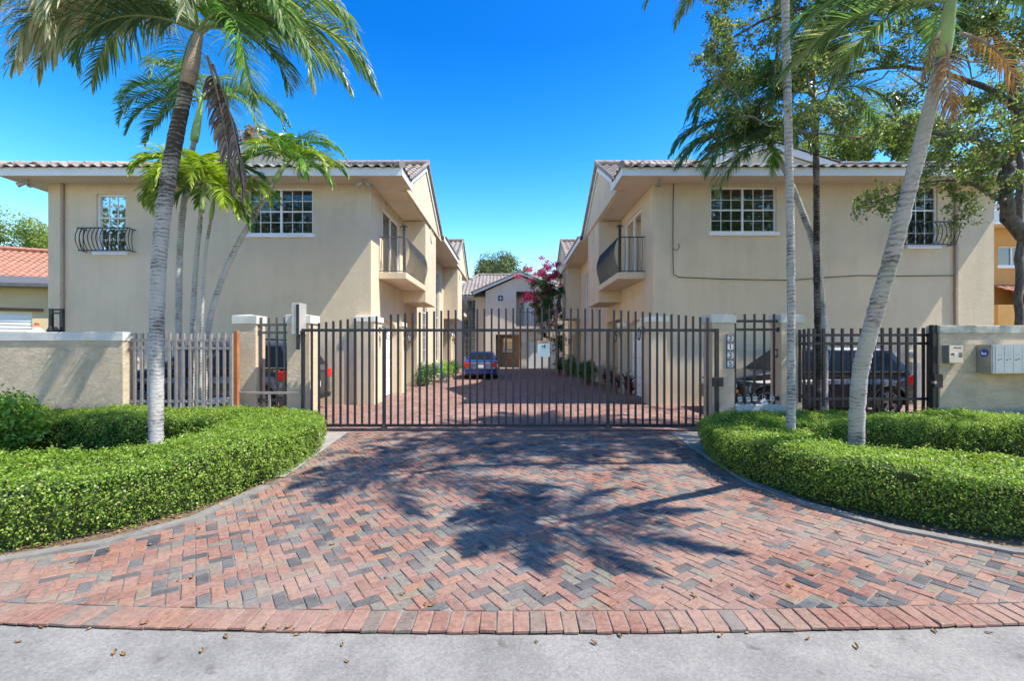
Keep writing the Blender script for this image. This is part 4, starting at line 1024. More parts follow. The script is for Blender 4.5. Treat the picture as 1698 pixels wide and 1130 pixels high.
def bar_panel(label, x0, x1, y, zs_rails, ztop, zbot, n, mat, rails_out=True, group=None, proud=.05):
    root = thing('iron_grille', label, 'iron bars', ((x0+x1)/2, y, zbot))
    for z in zs_rails:
        b = MB(); b.box(x0-.0, x1+.0, y-.017, y+.017, z-.026, z+.026)
        b.box(x1-.012, x1+.0, y-.04, y+.04, z-.05, z+.05); b.box(x0, x0+.012, y-.04, y+.04, z-.05, z+.05)
        b.build('rail', mat, root, bevel=.003)
    p0 = None
    for i in range(n):
        x = x0+.05+(x1-x0-.14)*i/(n-1)
        if p0 is None:
            m = MB(); m.box(x-.0165, x+.0165, y-.0165-.004, y+.0165, zbot, ztop); p0 = m.build('picket', mat, root); xs0 = x
        else: copy_child(p0, root, (x-xs0, 0, 0))
    return root
Yp = 9.40
bar_panel('black bars between the right gate pillars above a white sill', 4.553, 5.497, Yp, (V(533,Yp), V(547,Yp), V(661,Yp)), V(521,Yp), V(671,Yp), 5, M['iron'])
bar_panel('grey bars between the left gate pillars', -5.227, -4.603, Yp, (V(539,Yp), V(552,Yp), V(664,Yp)), V(527,Yp), .2, 4, M['iron_light'])
sl_ = MB(); sl_.box(4.553, 5.60, 9.27, 9.62, -.05, V(672, 9.27)); o = sl_.build('sill_wall', M['cap'], None, bevel=.01); tag(o, 'low white sill wall between the right gate pillars', 'low wall')
# lockboxes
for i, (px, pz, tilt) in enumerate(((1227,663,.2), (1240.5,663,.12), (1251.5,662,0), (1267,668,.5), (1280,662,-.25))):
    L = ['lockbox hanging leftmost on the black bars beside the number tiles', 'lockbox hanging second from left on the black bars', 'lockbox hanging in the middle of the black bars', 'larger white padlock hanging tilted low on the black bars', 'lockbox hanging rightmost on the black bars by the outer pillar'][i]
    o = thing('lockbox', L, 'lockbox', (U(px,9.34), 9.34, V(pz,9.34)), 'lockboxes on the bars')
    c = Vector(o.location); k = 1.35 if i == 3 else 1.0
    b = MB(); ca, sa = math.cos(tilt), math.sin(tilt); b.obox(c, (ca*.042*k, 0, sa*.042*k), (0, .02, 0), (-sa*.05*k, 0, ca*.05*k)); b.build('body', M['white'] if i == 3 else M['grey_metal'], o, bevel=.008)
    b = MB(); b.tube([c+Vector((-.025, .0, .04*k)), c+Vector((-.025, .02, .09*k)), c+Vector((.0, .035, .11*k)), c+Vector((.025, .02, .09*k)), c+Vector((.025, 0, .04*k))], .006, 6); b.build('shackle', M['steel'], o)
    b = MB(); b.obox(c+Vector((0,-.022,.012)), (ca*.03, 0, sa*.03), (0, .002, 0), (-sa*.008, 0, ca*.008)); b.build('dial', M['black'], o)

def boundary_wall(label, x0, x1, y0, y1, z1, capz, mcap, name='boundary_wall'):
    root = thing(name, label, 'wall', ((x0+x1)/2, y0, 0))
    b = MB(); b.box(x0, x1, y0, y1, -.1, capz); b.build('wall_body', M['stucco_wall'], root, bevel=.01)
    c = MB(); c.box(x0-.015 if x0 > -20 else x0, x1+.015, y0-.02, y1+.02, capz, z1); c.build('cap', mcap, root, bevel=.01)
    return root
YL = 8.6; boundary_wall('grey stucco boundary wall on the left with tree shadow stripes', -40, U(204,YL), YL, YL+.27, V(551,YL), V(566,YL), M['cap'])
YR = 8.4; boundary_wall('stained stucco boundary wall on the right carrying the mailboxes', U(1558,YR), 40, YR, YR+.25, V(540,YR), V(553,YR), M['cap_dirty'])
def low_sill(label, x0, x1, y0, y1, z): o = MB(); o.box(x0, x1, y0, y1, -.05, z); tag(o.build('sill_wall', M['cap'], None, bevel=.01), label, 'low wall')
low_sill('low white sill wall under the left iron fence', U(206,YL), -5.5, 8.62, 8.9, V(681, 8.62))

def fence(label, segs, rails, ztop, zbot, spacing, mat, w_=.038):
    root = thing('iron_fence', label, 'fence', (*segs[0][0], 0))
    for z in rails:
        b = MB()
        for (p, q) in segs: b.bar((*p, z), (*q, z), .032, .05)
        for (s0, s1) in zip(segs, segs[1:]): b.bar((*s0[1], z), (*s1[0], z), .0325, .0505)
        b.build('rail', mat, root, bevel=.003)
    p0 = None
    for (p, q) in segs:
        p, q = Vector(p), Vector(q); L = (q-p).length; n = max(1, round(L/(spacing if abs(p.x-q.x) > abs(p.y-q.y) else spacing*2.3)))
        for i in range(n+1):
            c = p.lerp(q, i/n)
            if p0 is None:
                m = MB(); m.box(c.x-w_/2, c.x+w_/2, c.y-w_/2, c.y+w_/2, zbot, ztop); p0 = m.build('picket', mat, root); c0 = c.copy()
            elif (c-c0).length > .03: copy_child(p0, root, (c.x-c0.x, c.y-c0.y, 0))
    return root
YF_ = 8.75
fence('pale grey iron picket fence on the left between wall and pillar', [((U(213,YF_), YF_), (U(384,YF_), YF_))], (V(565,YF_), V(578,YF_), V(666,YF_)), V(553,YF_), V(678,YF_), .136, M['iron_pale'], .045)
YG = 8.62; cxr = U(1341, YG)
fence('dark iron picket fence turning the corner from the outer right pillar', [((5.86, 9.27), (cxr, YG)), ((cxr+.10, YG), (U(1428,YG), YG))], (V(556,YG), V(570,YG), V(662,YG)), V(545,YG), V(675,YG), .165, M['iron'])
root = thing('pedestrian_gate', 'dark iron pedestrian gate behind the leaning palm, with lock post', 'gate', (U(1490,YG), YG, 0))
b = MB(); gx0, gx1 = U(1434,YG), U(1538,YG)
for z in (V(556,YG), V(570,YG), V(662,YG)): b = MB(); b.box(gx0, gx1, YG-.016, YG+.016, z-.025, z+.025); b.build('rail', M['iron'], root, bevel=.003)
p0 = None
for i in range(8):
    x = gx0+.02+(gx1-gx0-.1)*i/7
    if p0 is None: m = MB(); m.box(x-.019, x+.019, YG-.019, YG+.019, .06, V(544,YG)); p0 = m.build('picket', M['iron'], root); x_0 = x
    else: copy_child(p0, root, (x-x_0, 0, 0))
b = MB(); b.box(U(1539,YG), U(1547,YG), YG-.04, YG+.04, 0, V(549,YG)); b.build('gate_stile', M['iron'], root, bevel=.004)
b = MB(); b.box(U(1548,YG-.2), U(1556,YG-.2), YG-.19, YG-.1, 0, V(539,YG-.2)); b.build('lock_post', M['iron'], root, bevel=.004)
b = MB(); b.box(U(1547,YG-.2), U(1561,YG-.2), YG-.235, YG-.192, V(643,YG-.2), V(621,YG-.2)); lk = b.build('lock_box', M['iron'], root, bevel=.004)
b = MB(); b.cyl((U(1544,YG-.2), YG-.26, V(634,YG-.2)), (0,1,0), .025, .06, 14); b.build('knob', M['steel'], lk)
low_sill('low white sill wall under the right corner fence', cxr-.02, U(1400,8.55), 8.5, 8.78, V(694, 8.5)+.02)
o = MB(); o.prism([(5.60,9.262,-.05),(5.93,9.262,-.05),(cxr+.16,8.785,-.05),(cxr-.1,8.785,-.05)], (0,0,.45)); tag(o.build('sill_wall', M['cap'], None), 'short white sill wall running back to the outer right pillar', 'low wall')

# call box and mailboxes on the right wall
cb = thing('call_box', 'steel entry call box with keypad on the stained right wall', 'call box', (U(1584,8.3), 8.35, 1.55))
b = MB(); x0, x1, z0, z1 = U(1574.5,8.25), U(1598,8.25), V(603,8.25), V(573,8.25); b.box(x0, x1, 8.25, 8.398, z0, z1); b.build('case', M['steel'], cb, bevel=.008)
b = MB(); b.box(x0+.085, x0+.14, 8.243, 8.249, z0+.12, z0+.20); b.build('label_card', M['white'], cb)
b = MB()
for i in range(3):
    for j in range(4): b.box(x0+.17+.022*i, x0+.185+.022*i, 8.243, 8.249, z0+.11+.022*j, z0+.125+.022*j)
b.box(x0+.075, x1-.05, 8.244, 8.249, z1-.055, z1-.035); b.build('keypad', M['ink'], cb)
b = MB(); b.cyl((x0+.05, 8.245, z0+.165), (0,1,0), .018, .014, 14); b.build('lock', M['black'], cb)
mbx = thing('mailbox_cluster', 'pale grey wall mailbox bank with row of locked doors and blue round sticker', 'mailbox', (8.9, 8.3, 1.5))
x0, x1, z0, z1, yf = 8.556, 10.3, V(619.5,8.25), V(572,8.25), 8.12
x0 = 8.556; b = MB(); b.box(x0, x1, yf, 8.398, z0, z1); b.build('case', M['steel'], mbx, bevel=.006)
b = MB(); b.box(x0+.012, x1-.02, yf-.012, yf-.001, z0+.015, z1-.015); b.build('front_rim', M['grey_metal'], mbx, bevel=.003)
p0 = None; dw = .158
for i in range(10):
    xa = x0+.05+dw*i
    m = MB(); m.box(xa, xa+dw-.006, yf-.02, yf-.0125, z0+.03, z1-.03); d = m.build('mailbox_door', M['grey_metal'], mbx, bevel=.002)
    m = MB(); m.cyl((xa+.045, yf-.022, z0+.25), (0,1,0), .011, .008, 10); m.cyl((xa+.095, yf-.022, z0+.262), (0,1,0), .010, .008, 10); m.build('lock', M['iron'], d)
    m = MB(); m.box(xa+.045, xa+.105, yf-.0215, yf-.0203, z0+.335, z0+.352); m.box(xa+.06, xa+.09, yf-.0215, yf-.0203, z0+.318, z0+.33); m.build('name_plate', M['grey_ink'], d)
b = MB(); yc = (yf+8.398)/2-.01; zc = z0+.37; b.cyl((x0-.003, yc, zc), (1,0,0), .075, .004, 24); st = b.build('sticker', M['blue'], mbx)
b = MB(); b.prism([(x0-.0075, yc+.045, zc-.03), (x0-.0075, yc-.04, zc-.035), (x0-.0075, yc-.045, zc+.01), (x0-.0075, yc-.01, zc-.005), (x0-.0075, yc+.02, zc+.0), (x0-.0075, yc+.035, zc+.03), (x0-.0075, yc+.05, zc+.01)], (.002, 0, 0)); b.build('sticker_symbol', M['white'], st)

# odds and ends along the left wall and court
lt = thing('garden_lantern', 'small white and red garden lantern on the left boundary wall', 'lantern', (U(61,8.75), 8.75, V(551,8.7)))
c = Vector(lt.location); b = MB(); b.lathe(c, (0,0,1), [(.0,0),(.12,0),(.11,.02),(.08,.04),(.07,.09),(.09,.10)], 14); b.build('base', M['white'], lt, smooth=False)
b = MB(); b.lathe(c, (0,0,1), [(.09,.10),(.05,.13),(.03,.14),(.04,.16),(.02,.18),(0,.19)], 14); b.build('lid', M['rust'], lt)
hf = thing('hand_truck', 'dark upright metal frame standing behind the left boundary wall', 'hand truck', (U(92,9.3), 9.3, 0))
b = MB()
for px in (85, 103): b.box(U(px,9.3)-.03, U(px,9.3)+.03, 9.27, 9.33, 0, V(512,9.3))
for py in (514, 519.5): b.box(U(85,9.3)+.031, U(103,9.3)-.031, 9.285, 9.315, V(py,9.3)-.02, V(py,9.3)+.02)
b.build('frame', M['iron'], hf, bevel=.006)
b = MB()
for px, hh in ((90, 541), (99, 542)): b.lathe((U(px,9.3), 9.22, 0), (0,0,1), [(.06,0),(.06,V(hh,9.2)-.08),(.03,V(hh,9.2)-.03),(.015,V(hh,9.2))], 12)
b.box(U(82,9.3), U(106,9.3), 9.12, 9.265, .02, .06); b.build('toe_plate', M['black'], hf)
tb = thing('garden_tub', 'dark green tub with pale lid behind the left fence', 'tub', (U(352,9.6), 9.75, 0))
c = Vector(tb.location); b = MB(); b.lathe(c, (0,0,1), [(.0,0.01),(.24,.01),(.30,.50),(.31,.52)], 20); b.build('body', plain('green_plastic', (.02,.10,.05), .5), tb)
b = MB(); b.lathe(c, (0,0,1), [(.33,.50),(.335,.54),(.30,.57),(.1,.60),(0,.605)], 20); b.build('lid', M['white'], tb)
gc = thing('folding_chair', 'pale grey metal chair in front of left courtyard shrubs', 'chair', (U(727,20.5)-.1, 20.5, 0))
c = Vector(gc.location); b = MB()
for d in (-.22, .22):
    b.tube([c+Vector((d,-.22,0)), c+Vector((d,.18,.45)), c+Vector((d,.25,.95))], .016, 6); b.tube([c+Vector((d,.22,0)), c+Vector((d,-.2,.45))], .016, 6)
b.tube([c+Vector((-.22,.25,.95)), c+Vector((.22,.25,.95))], .016, 6); b.build('frame', M['grey_metal'], gc)
b = MB(); b.box(c.x-.2, c.x+.2, c.y-.2, c.y+.18, .44, .47); b.build('seat', M['grey_metal'], gc, bevel=.01)
b = MB(); b.box(c.x-.2, c.x+.2, c.y+.19, c.y+.22, .68, .9); b.build('backrest', M['grey_metal'], gc, bevel=.01)

# ================================================================ CARS
def car(name, label, cat, loc, rz, L, Wd, prof, cabin, wheels, wr, paint, kind, lamp=.22):
    """local axes: x forward, y to the left, z up. prof = side profile without arches, front to rear along the top; cabin = belts and roof"""
    root = thing(name, label, cat, loc, None, rz)
    Mx = Matrix.Translation(loc) @ Matrix.Rotation(rz, 4, 'Z')
    hw = Wd/2
    def put(mb, nm, mats, par=root, **k):
        mb.v = [tuple(Mx @ Vector(v)) for v in mb.v]; return mb.build(nm, mats, par, **k)
    zlow = .24 if kind == 'suv' else .2
    top = prof
    bottom = []
    for wx in sorted(wheels):                      # rear to front along the underside
        bottom.append((wx-wr*1.2, zlow))
        for k in range(1, 12):
            an = PI-PI*k/12; bottom.append((wx+math.cos(an)*wr*1.17, wr+math.sin(an)*wr*1.14 if wr+math.sin(an)*wr*1.14 > zlow else zlow))
        bottom.append((wx+wr*1.2, zlow))
    outline = top + bottom
    def width(x, z):
        e = abs(x)/(L/2); taper = 1 - .10*max(0, (e-.72)/.28)**2
        zz = 1 - .05*max(0, (z-.75)/.35) - .04*max(0, (.45-z)/.25)
        return hw*taper*zz
    b = MB()
    n = len(outline); A = [(x, width(x, z), z) for x, z in outline]; B = [(x, -width(x, z), z) for x, z in outline]
    b.poly(A); b.poly(B[::-1])
    for i in range(n): b.quad(A[i], A[(i+1)%n], B[(i+1)%n], B[i])
    put(b, 'body', paint, bevel=.045, seg=3, weld=True, smooth=False)
    xb0, xb1, zb, xr0, xr1, zr, wb, wt = cabin     # belt front, belt rear, belt height, roof front, roof rear, roof height, half widths
    def CP(f, h, sgn):
        x = (xb0+(xr0-xb0)*h)*(1-f)+(xb1+(xr1-xb1)*h)*f
        crown = .0
        return Vector((x, sgn*(wb+(wt-wb)*h), zb+(zr-zb)*h+crown))
    b = MB(); n0 = 8
    rows = []
    for h in (0, .35, .7, .92, 1.0):
        ring = []
        ins = .0 if h < .95 else .10
        for (f, sg) in ((0, 1), (.33, 1), (.66, 1), (1, 1), (1, -1), (.66, -1), (.33, -1), (0, -1)):
            p = CP(f, h, sg); p.y *= (1-ins); p.z += (.03 if h >= 1 and 0 < f < 1 else 0) 
            ring.append(p)
        rows.append(ring)
    for r0, r1 in zip(rows, rows[1:]):
        for i in range(8): b.quad(r0[i], r0[(i+1)%8], r1[(i+1)%8], r1[i])
    t = rows[-1]; b.quad(t[0], t[1], t[6], t[7]); b.quad(t[1], t[2], t[5], t[6]); b.quad(t[2], t[3], t[4], t[5])
    put(b, 'cabin', paint, bevel=.03, seg=2, weld=True)
    # glass
    splits = [(.03,.33),(.355,.66),(.685,.93)] if kind == 'suv' else [(.08,.47),(.495,.86)]
    for sg in (1, -1):
        for a, c in splits:
            g = MB(); off = Vector((0, sg*.011, 0))
            g.quad(CP(a,.08,sg)+off, CP(c,.08,sg)+off, CP(c,.86,sg)+off, CP(a,.86,sg)+off)
            put(g, 'side_window', M['dark_glass'])
        g = MB(); g.bar(CP(.0,.03,sg)+Vector((0,sg*.008,0)), CP(.96,.03,sg)+Vector((0,sg*.008,0)), .012, .022); put(g, 'belt_trim', M['chrome'])
    for f, nm in ((0, 'windshield'), (1, 'rear_window')):
        d = -1 if f else 1; g = MB(); off = Vector((d*.013, 0, .006))
        g.quad(CP(f,.1,.88)+off, CP(f,.1,-.88)+off, CP(f,.9,-.86)+off, CP(f,.9,.86)+off); put(g, nm, M['dark_glass'])
    # wheels
    for wx in wheels:
        for sg in (1, -1):
            y0 = sg*(width(wx, .5)-.115); wm = MB(); ax = Vector((0, sg, 0)); c = Vector((wx, y0, wr))
            wm.lathe(c, ax, [(wr*.66,-.10),(wr*.93,-.10),(wr,-.07),(wr,.07),(wr*.93,.105),(wr*.68,.10),(wr*.66,.05)], 32); wo = put(wm, 'wheel', M['rubber'])
            rm = MB(); rm.lathe(c, ax, [(wr*.68,.09),(wr*.64,.098),(wr*.60,.08),(wr*.58,.0)], 32); rm.lathe(c, ax, [(0,.085),(wr*.13,.085),(wr*.15,.07)], 12)
            for k in range(5):
                for dd in (-.16, .16):
                    an = 2*PI*k/5+dd; an2 = 2*PI*k/5+dd*.55; p = c+ax*.07+Vector((math.cos(an2)*wr*.12, 0, math.sin(an2)*wr*.12)); q = c+ax*.078+Vector((math.cos(an)*wr*.62, 0, math.sin(an)*wr*.62))
                    rm.bar(p, q, .028, .028)
            put(rm, 'rim', M['alloy'], wo)
            hb = MB(); hb.cyl(c+ax*.0, ax, wr*.58, .02, 24); put(hb, 'brake_disc', M['iron'], wo)
            if kind == 'suv':
                ar = MB(); pts = [Vector((wx+math.cos(t)*wr*1.19, sg*(width(wx,.5)+.002), wr+math.sin(t)*wr*1.16)) for t in np.linspace(.05, PI-.05, 18)]; ar.tube(pts, .028, 6); put(ar, 'wheel_arch_trim', M['black'])
    for sg in (1, -1):
        sk = MB(); sk.box(min(wheels)+wr*1.2, max(wheels)-wr*1.2, sg*(hw-.03), sg*(hw+.006), zlow-.03, zlow+.13); put(sk, 'sill_trim', M['black'], bevel=.01)
        mi = MB(); c = CP(.08, .1, sg)+Vector((-.05, sg*.1, .06)); mi.obox(c, (.06,0,0), (0,.085,0), (0,0,.065)); put(mi, 'wing_mirror', paint, bevel=.025)
        for fx in (.36, .68):
            h_ = MB(); p = CP(fx, 0, sg); hx = p.x+.16; h_.box(hx-.09, hx+.09, sg*(width(hx,zb-.12)+.004), sg*(width(hx,zb-.12)+.026), zb-.135, zb-.11); put(h_, 'door_handle', M['chrome'], bevel=.006)
        for fx in (.03, .355, .67):
            x = CP(fx, 0, sg).x; s_ = MB(); s_.box(x-.004, x+.004, sg*(width(x,.7)-.01), sg*(width(x,.7)+.0025), zlow+.15, zb-.03); put(s_, 'door_seam', M['black'])
    xr, xf = -L/2, L/2
    for sg in (1, -1):
        tl = MB(); tl.box(xr-.012, xr+lamp, sg*hw*.60, sg*(hw*(.945 if lamp < .3 else .975)), zb-.30, zb-.06); put(tl, 'tail_light', M['red_lens'], bevel=.03)
        hl = MB(); hl.box(xf-.30, xf-.0, sg*hw*.58, sg*(hw*.935), .66, .80); put(hl, 'headlight', M['clear_lens'], bevel=.03)
        tu = MB(); tu.box(xf-.26, xf-.14, sg*hw*.9, sg*(hw*.958), .56, .64); put(tu, 'turn_signal', M['amber'], bevel=.01)
    p = MB(); zpl = zb-.26 if kind == 'sedan' else .70; p.box(xr-.014, xr-.002, -.16, .16, zpl-.075, zpl+.075); put(p, 'licence_plate', M['white'], bevel=.004)
    bp = MB(); bp.box(xr-.03, xr+.12, -hw*.86, hw*.86, .30, .44); put(bp, 'rear_bumper_trim', M['black'] if kind == 'suv' else paint, bevel=.03)
    gr = MB(); gr.box(xf-.06, xf+.004, -hw*.52, hw*.52, .58, .78); put(gr, 'grille', M['black'], bevel=.01)
    bt = MB(); bt.box(xr-.014, xr-.002, -.5, .5, zb-.10, zb-.07); put(bt, 'boot_trim', M['chrome'])
    if kind == 'suv':
        for sg in (1, -1):
            rr = MB(); rr.tube([Vector((xr0-.2, sg*wt*.86, zr+.05)), Vector((xr0-.5, sg*wt*.86, zr+.085)), Vector((xr1+.4, sg*wt*.86, zr+.085)), Vector((xr1+.1, sg*wt*.86, zr+.05))], .016, 6); put(rr, 'roof_rail', M['iron'])
    return root
suv_prof = lambda L, zb: [(L/2-.02,.30),(L/2,.50),(L/2-.03,.80),(L/2-.16,.92),(L/2-.75,zb-.06),(L/2-1.15,zb),(-L/2+.10,zb+.01),(-L/2+.01,zb-.10),(-L/2,.55),(-L/2+.05,.30)]
L1 = 4.9
car('parked_car', 'graphite grey sport utility vehicle parked behind the left fence', 'car', (-5.15-L1/2, 12.07, 0), PI, L1, 1.9, suv_prof(L1,1.17), (1.15,-2.38,1.15,.42,-1.98,1.80,.90,.72), (1.5,-1.42), .38, M['paint_grey'], 'suv', .62)
L2 = 4.62
car('parked_car', 'black sport utility vehicle parked behind the right fence', 'car', (7.58, 12.0, 0), PI, L2, 1.85, suv_prof(L2,1.08), (1.10,-2.22,1.06,.35,-1.80,1.66,.88,.68), (1.38,-1.62), .35, M['paint_black'], 'suv')
L3 = 4.6
sed = [(L3/2-.02,.24),(L3/2,.45),(L3/2-.06,.66),(L3/2-.5,.80),(L3/2-1.2,.93),(-L3/2+.95,.98),(-L3/2+.30,1.0),(-L3/2+.02,.94),(-L3/2,.55),(-L3/2+.06,.24)]
car('parked_car', 'blue sedan parked at the far end of the courtyard', 'car', (U(795,23.4), 23.3+L3/2, 0), R(91.5), L3, 1.78, sed, (.95,-1.75,.94,.10,-1.05,1.42,.80,.60), (1.35,-1.35), .33, M['paint_blue'], 'sedan')
# ================================================================ PLANTS
def hedge(label, path, hw, h, dens, leaf, loc, seed):
    g = np.random.default_rng(seed)
    root = thing('hedge', label, 'hedge', loc)
    P = np.array(path, float)
    # smooth path (Catmull-Rom)
    Q = []
    ext = np.vstack([2*P[0]-P[1], P, 2*P[-1]-P[-2]])
    for i in range(1, len(ext)-2):
        p0, p1, p2, p3 = ext[i-1:i+3]
        for t in np.linspace(0, 1, 12, endpoint=False):
            Q.append(.5*((2*p1)+(-p0+p2)*t+(2*p0-5*p1+4*p2-p3)*t*t+(-p0+3*p1-3*p2+p3)*t**3))
    Q.append(P[-1]); Q = np.array(Q)
    d = np.gradient(Q[:, :2], axis=0); d /= np.linalg.norm(d, axis=1, keepdims=True); nrm = np.stack([-d[:,1], d[:,0]], 1)
    seg = np.linalg.norm(np.diff(Q[:, :2], axis=0), axis=1); cum = np.r_[0, np.cumsum(seg)]; L = cum[-1]
    def at(s):
        i = np.clip(np.searchsorted(cum, s)-1, 0, len(seg)-1); t = ((s-cum[i])/seg[i])[:, None]
        return Q[i,:2]*(1-t)+Q[i+1,:2]*t, unit(nrm[i]*(1-t)+nrm[i+1]*t), Q[i,2]*(1-t[:,0])+Q[i+1,2]*t[:,0]
    # cross-section: rounded rectangle parameterised by arc
    def section(q):     # q in 0..1 -> (u, v, nu, nv): across, height, outward normal; sides slightly battered
        per = np.array([h, 2*hw, h]); tot = per.sum(); a = q*tot
        u = np.where(a < h, -hw, np.where(a < h+2*hw, -hw+(a-h), hw)); v = np.where(a < h, a, np.where(a < h+2*hw, h, h-(a-h-2*hw)))
        r = .13
        # round top corners
        cu = np.clip(u, -hw+r, hw-r); cv = np.minimum(v, h-r); du, dv = u-cu, v-cv; ln = np.hypot(du, dv); top = ln > 1e-6
        k = np.where(ln > r, r/np.maximum(ln, 1e-6), 1.0)
        u2, v2 = cu+du*k, cv+dv*k
        nu = np.where(top, du/np.maximum(ln,1e-6), np.sign(u)); nv = np.where(top, dv/np.maximum(ln,1e-6), 0)
        u2 = u2*(1-.16*np.clip(1-v2/h, 0, 1)**2)
        return u2, v2, nu, nv
    def lump(x, y, z):
        return .028*np.sin(x*3.1+y*1.7+seed)+.024*np.sin(y*4.3-x*2.2+z*5)+.022*np.sin(x*9+z*11)*np.sin(y*8+1)+.022*np.sin(y*21+z*13+x*6)*np.sin(x*19-z*17)+.016*np.sin(x*37+y*29)*np.sin(z*41+y*23)
    nL = int(dens*L*(2*h+2*hw))
    s = g.uniform(0, L, nL); q = g.uniform(0, 1, nL); u, v, nu, nv = section(q); c, nn, _ = at(s)
    depth = -np.abs(g.normal(0, .035, nL)) + np.where(g.random(nL) < .08, g.uniform(0, .06, nL)**1, 0)
    lp = lump(c[:,0]+nn[:,0]*u, c[:,1]+nn[:,1]*u, v)
    uu = u+nu*(depth+lp); vv = v+nv*(depth+lp)
    Pn = np.stack([c[:,0]+nn[:,0]*uu, c[:,1]+nn[:,1]*uu, np.maximum(vv, .02)], 1)
    No = np.stack([nn[:,0]*nu, nn[:,1]*nu, nv], 1)
    # thin, bare patches low down
    keep = (g.random(nL) < np.clip(.38+vv/h*1.0, 0, .92)) & (np.sin(Pn[:,0]*5.3+2*seed)+np.sin(Pn[:,1]*6.1+Pn[:,2]*7)+np.sin(Pn[:,2]*13+Pn[:,0]*8) > -2.75)
    Pn, No = Pn[keep], No[keep]; m = len(Pn)
    Nl = unit(No*.75+np.array([0,0,.45])+rand_unit(m)*.75); D = unit(np.cross(Nl, rand_unit(m))+No*.45)
    ln = g.uniform(.55, 1.5, m)*leaf
    np_mesh('foliage', leaf_verts(Pn, D, Nl, ln, ln*.62), 4, M['hedge'], root)
    # solid dark core; the shade between the leaves is put into its colour
    b = MB(); k = len(Q); qs = np.linspace(0, 1, 17); rings = []
    for i in range(k):
        u, v, nu, nv = section(qs); lp = lump(Q[i,0]+nrm[i,0]*u, Q[i,1]+nrm[i,1]*u, v)-.10
        rings.append([(Q[i,0]+nrm[i,0]*(a+n1*l), Q[i,1]+nrm[i,1]*(a+n1*l), max(0, bq+n2*l)) for a, bq, n1, n2, l in zip(u, v, nu, nv, lp)])
    for r0, r1 in zip(rings, rings[1:]):
        for j in range(16): b.quad(r0[j], r0[j+1], r1[j+1], r1[j])
    b.poly(rings[0]); b.poly(rings[-1]); b.build('inner_core', M['hedge_core'], root)
    return root
hedge('clipped hedge looping round the left planting bed', [(-10.5,3.85,0),(-6.4,3.82,0),(-4.8,4.05,0),(-3.95,4.62,0),(-3.58,5.6,0),(-3.50,6.6,0),(-3.68,7.35,0),(-4.35,7.72,0),(-5.6,7.72,0),(-12,7.75,0)], .60, .60, 7600, .0225, (-3.6,5.7,0), 3)
hedge('clipped hedge looping round the right planting bed', [(12.5,4.22,0),(7.0,4.2,0),(5.2,4.28,0),(4.27,4.74,0),(3.66,5.5,0),(3.45,6.4,0),(3.62,7.25,0),(4.4,7.62,0),(5.8,7.58,0),(13,7.55,0)], .60, .54, 7600, .0225, (3.6,5.7,0), 8)

def bush(name, label, cat, c, r, n, leaf, mat, seed, group=None, lumps=14, stems=6):
    g = np.random.default_rng(seed); root = thing(name, label, cat, (c[0], c[1], 0), group); r = np.array(r)
    C = np.array([c[0], c[1], r[2]*.95]) if len(c) == 2 else np.array(c)
    lc = C + unit(g.normal(size=(lumps,3)))*r*.62*g.uniform(.4,1,(lumps,1)); k = g.integers(0, lumps, n)
    dv = unit(g.normal(size=(n,3))); P = lc[k]+dv*r*.46*g.uniform(.5,1.05,(n,1)); P[:,2] = np.maximum(P[:,2], .03)
    Nl = unit(dv*.6+np.array([0,0,.5])+unit(g.normal(size=(n,3)))*.7); D = unit(np.cross(Nl, unit(g.normal(size=(n,3))))+dv*.4); ln = g.uniform(.7,1.3,n)*leaf
    np_mesh('foliage', leaf_verts(P, D, Nl, ln, ln*.5), 4, mat, root)
    b = MB()
    for q in range(stems):
        t = lc[q % lumps]; b0 = Vector((C[0]+g.normal()*r[0]*.12, C[1]+g.normal()*r[1]*.12, 0)); t = Vector(t)
        b.tube([b0, b0.lerp(t, .5)+Vector((0,0,.05)), t], [.018,.013,.006], 5)
    b.build('stem', M['twig'], root)
    return root
bush('shrub', 'bright green leafy shrub growing at the far left before the wall', 'shrub', (-7.75, 6.75), (.85,.6,.62), 5200, .075, M['shrub'], 21, None, 22, 10)
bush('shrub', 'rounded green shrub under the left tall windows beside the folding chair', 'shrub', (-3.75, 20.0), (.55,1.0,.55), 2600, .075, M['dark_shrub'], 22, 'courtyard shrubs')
bush('shrub', 'green shrub behind the folding chair on the left of the courtyard', 'shrub', (-3.35, 22.2), (.55,1.1,.62), 2600, .075, M['shrub'], 23, 'courtyard shrubs')
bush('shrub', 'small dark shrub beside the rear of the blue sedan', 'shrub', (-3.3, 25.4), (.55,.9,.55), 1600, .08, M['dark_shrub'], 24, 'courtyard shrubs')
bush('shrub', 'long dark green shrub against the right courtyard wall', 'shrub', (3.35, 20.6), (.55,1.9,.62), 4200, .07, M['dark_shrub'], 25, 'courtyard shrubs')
bush('shrub', 'dark green shrub at the foot of the bougainvillea', 'shrub', (3.3, 26.5), (.6,1.0,.7), 1800, .08, M['dark_shrub'], 26, 'courtyard shrubs')

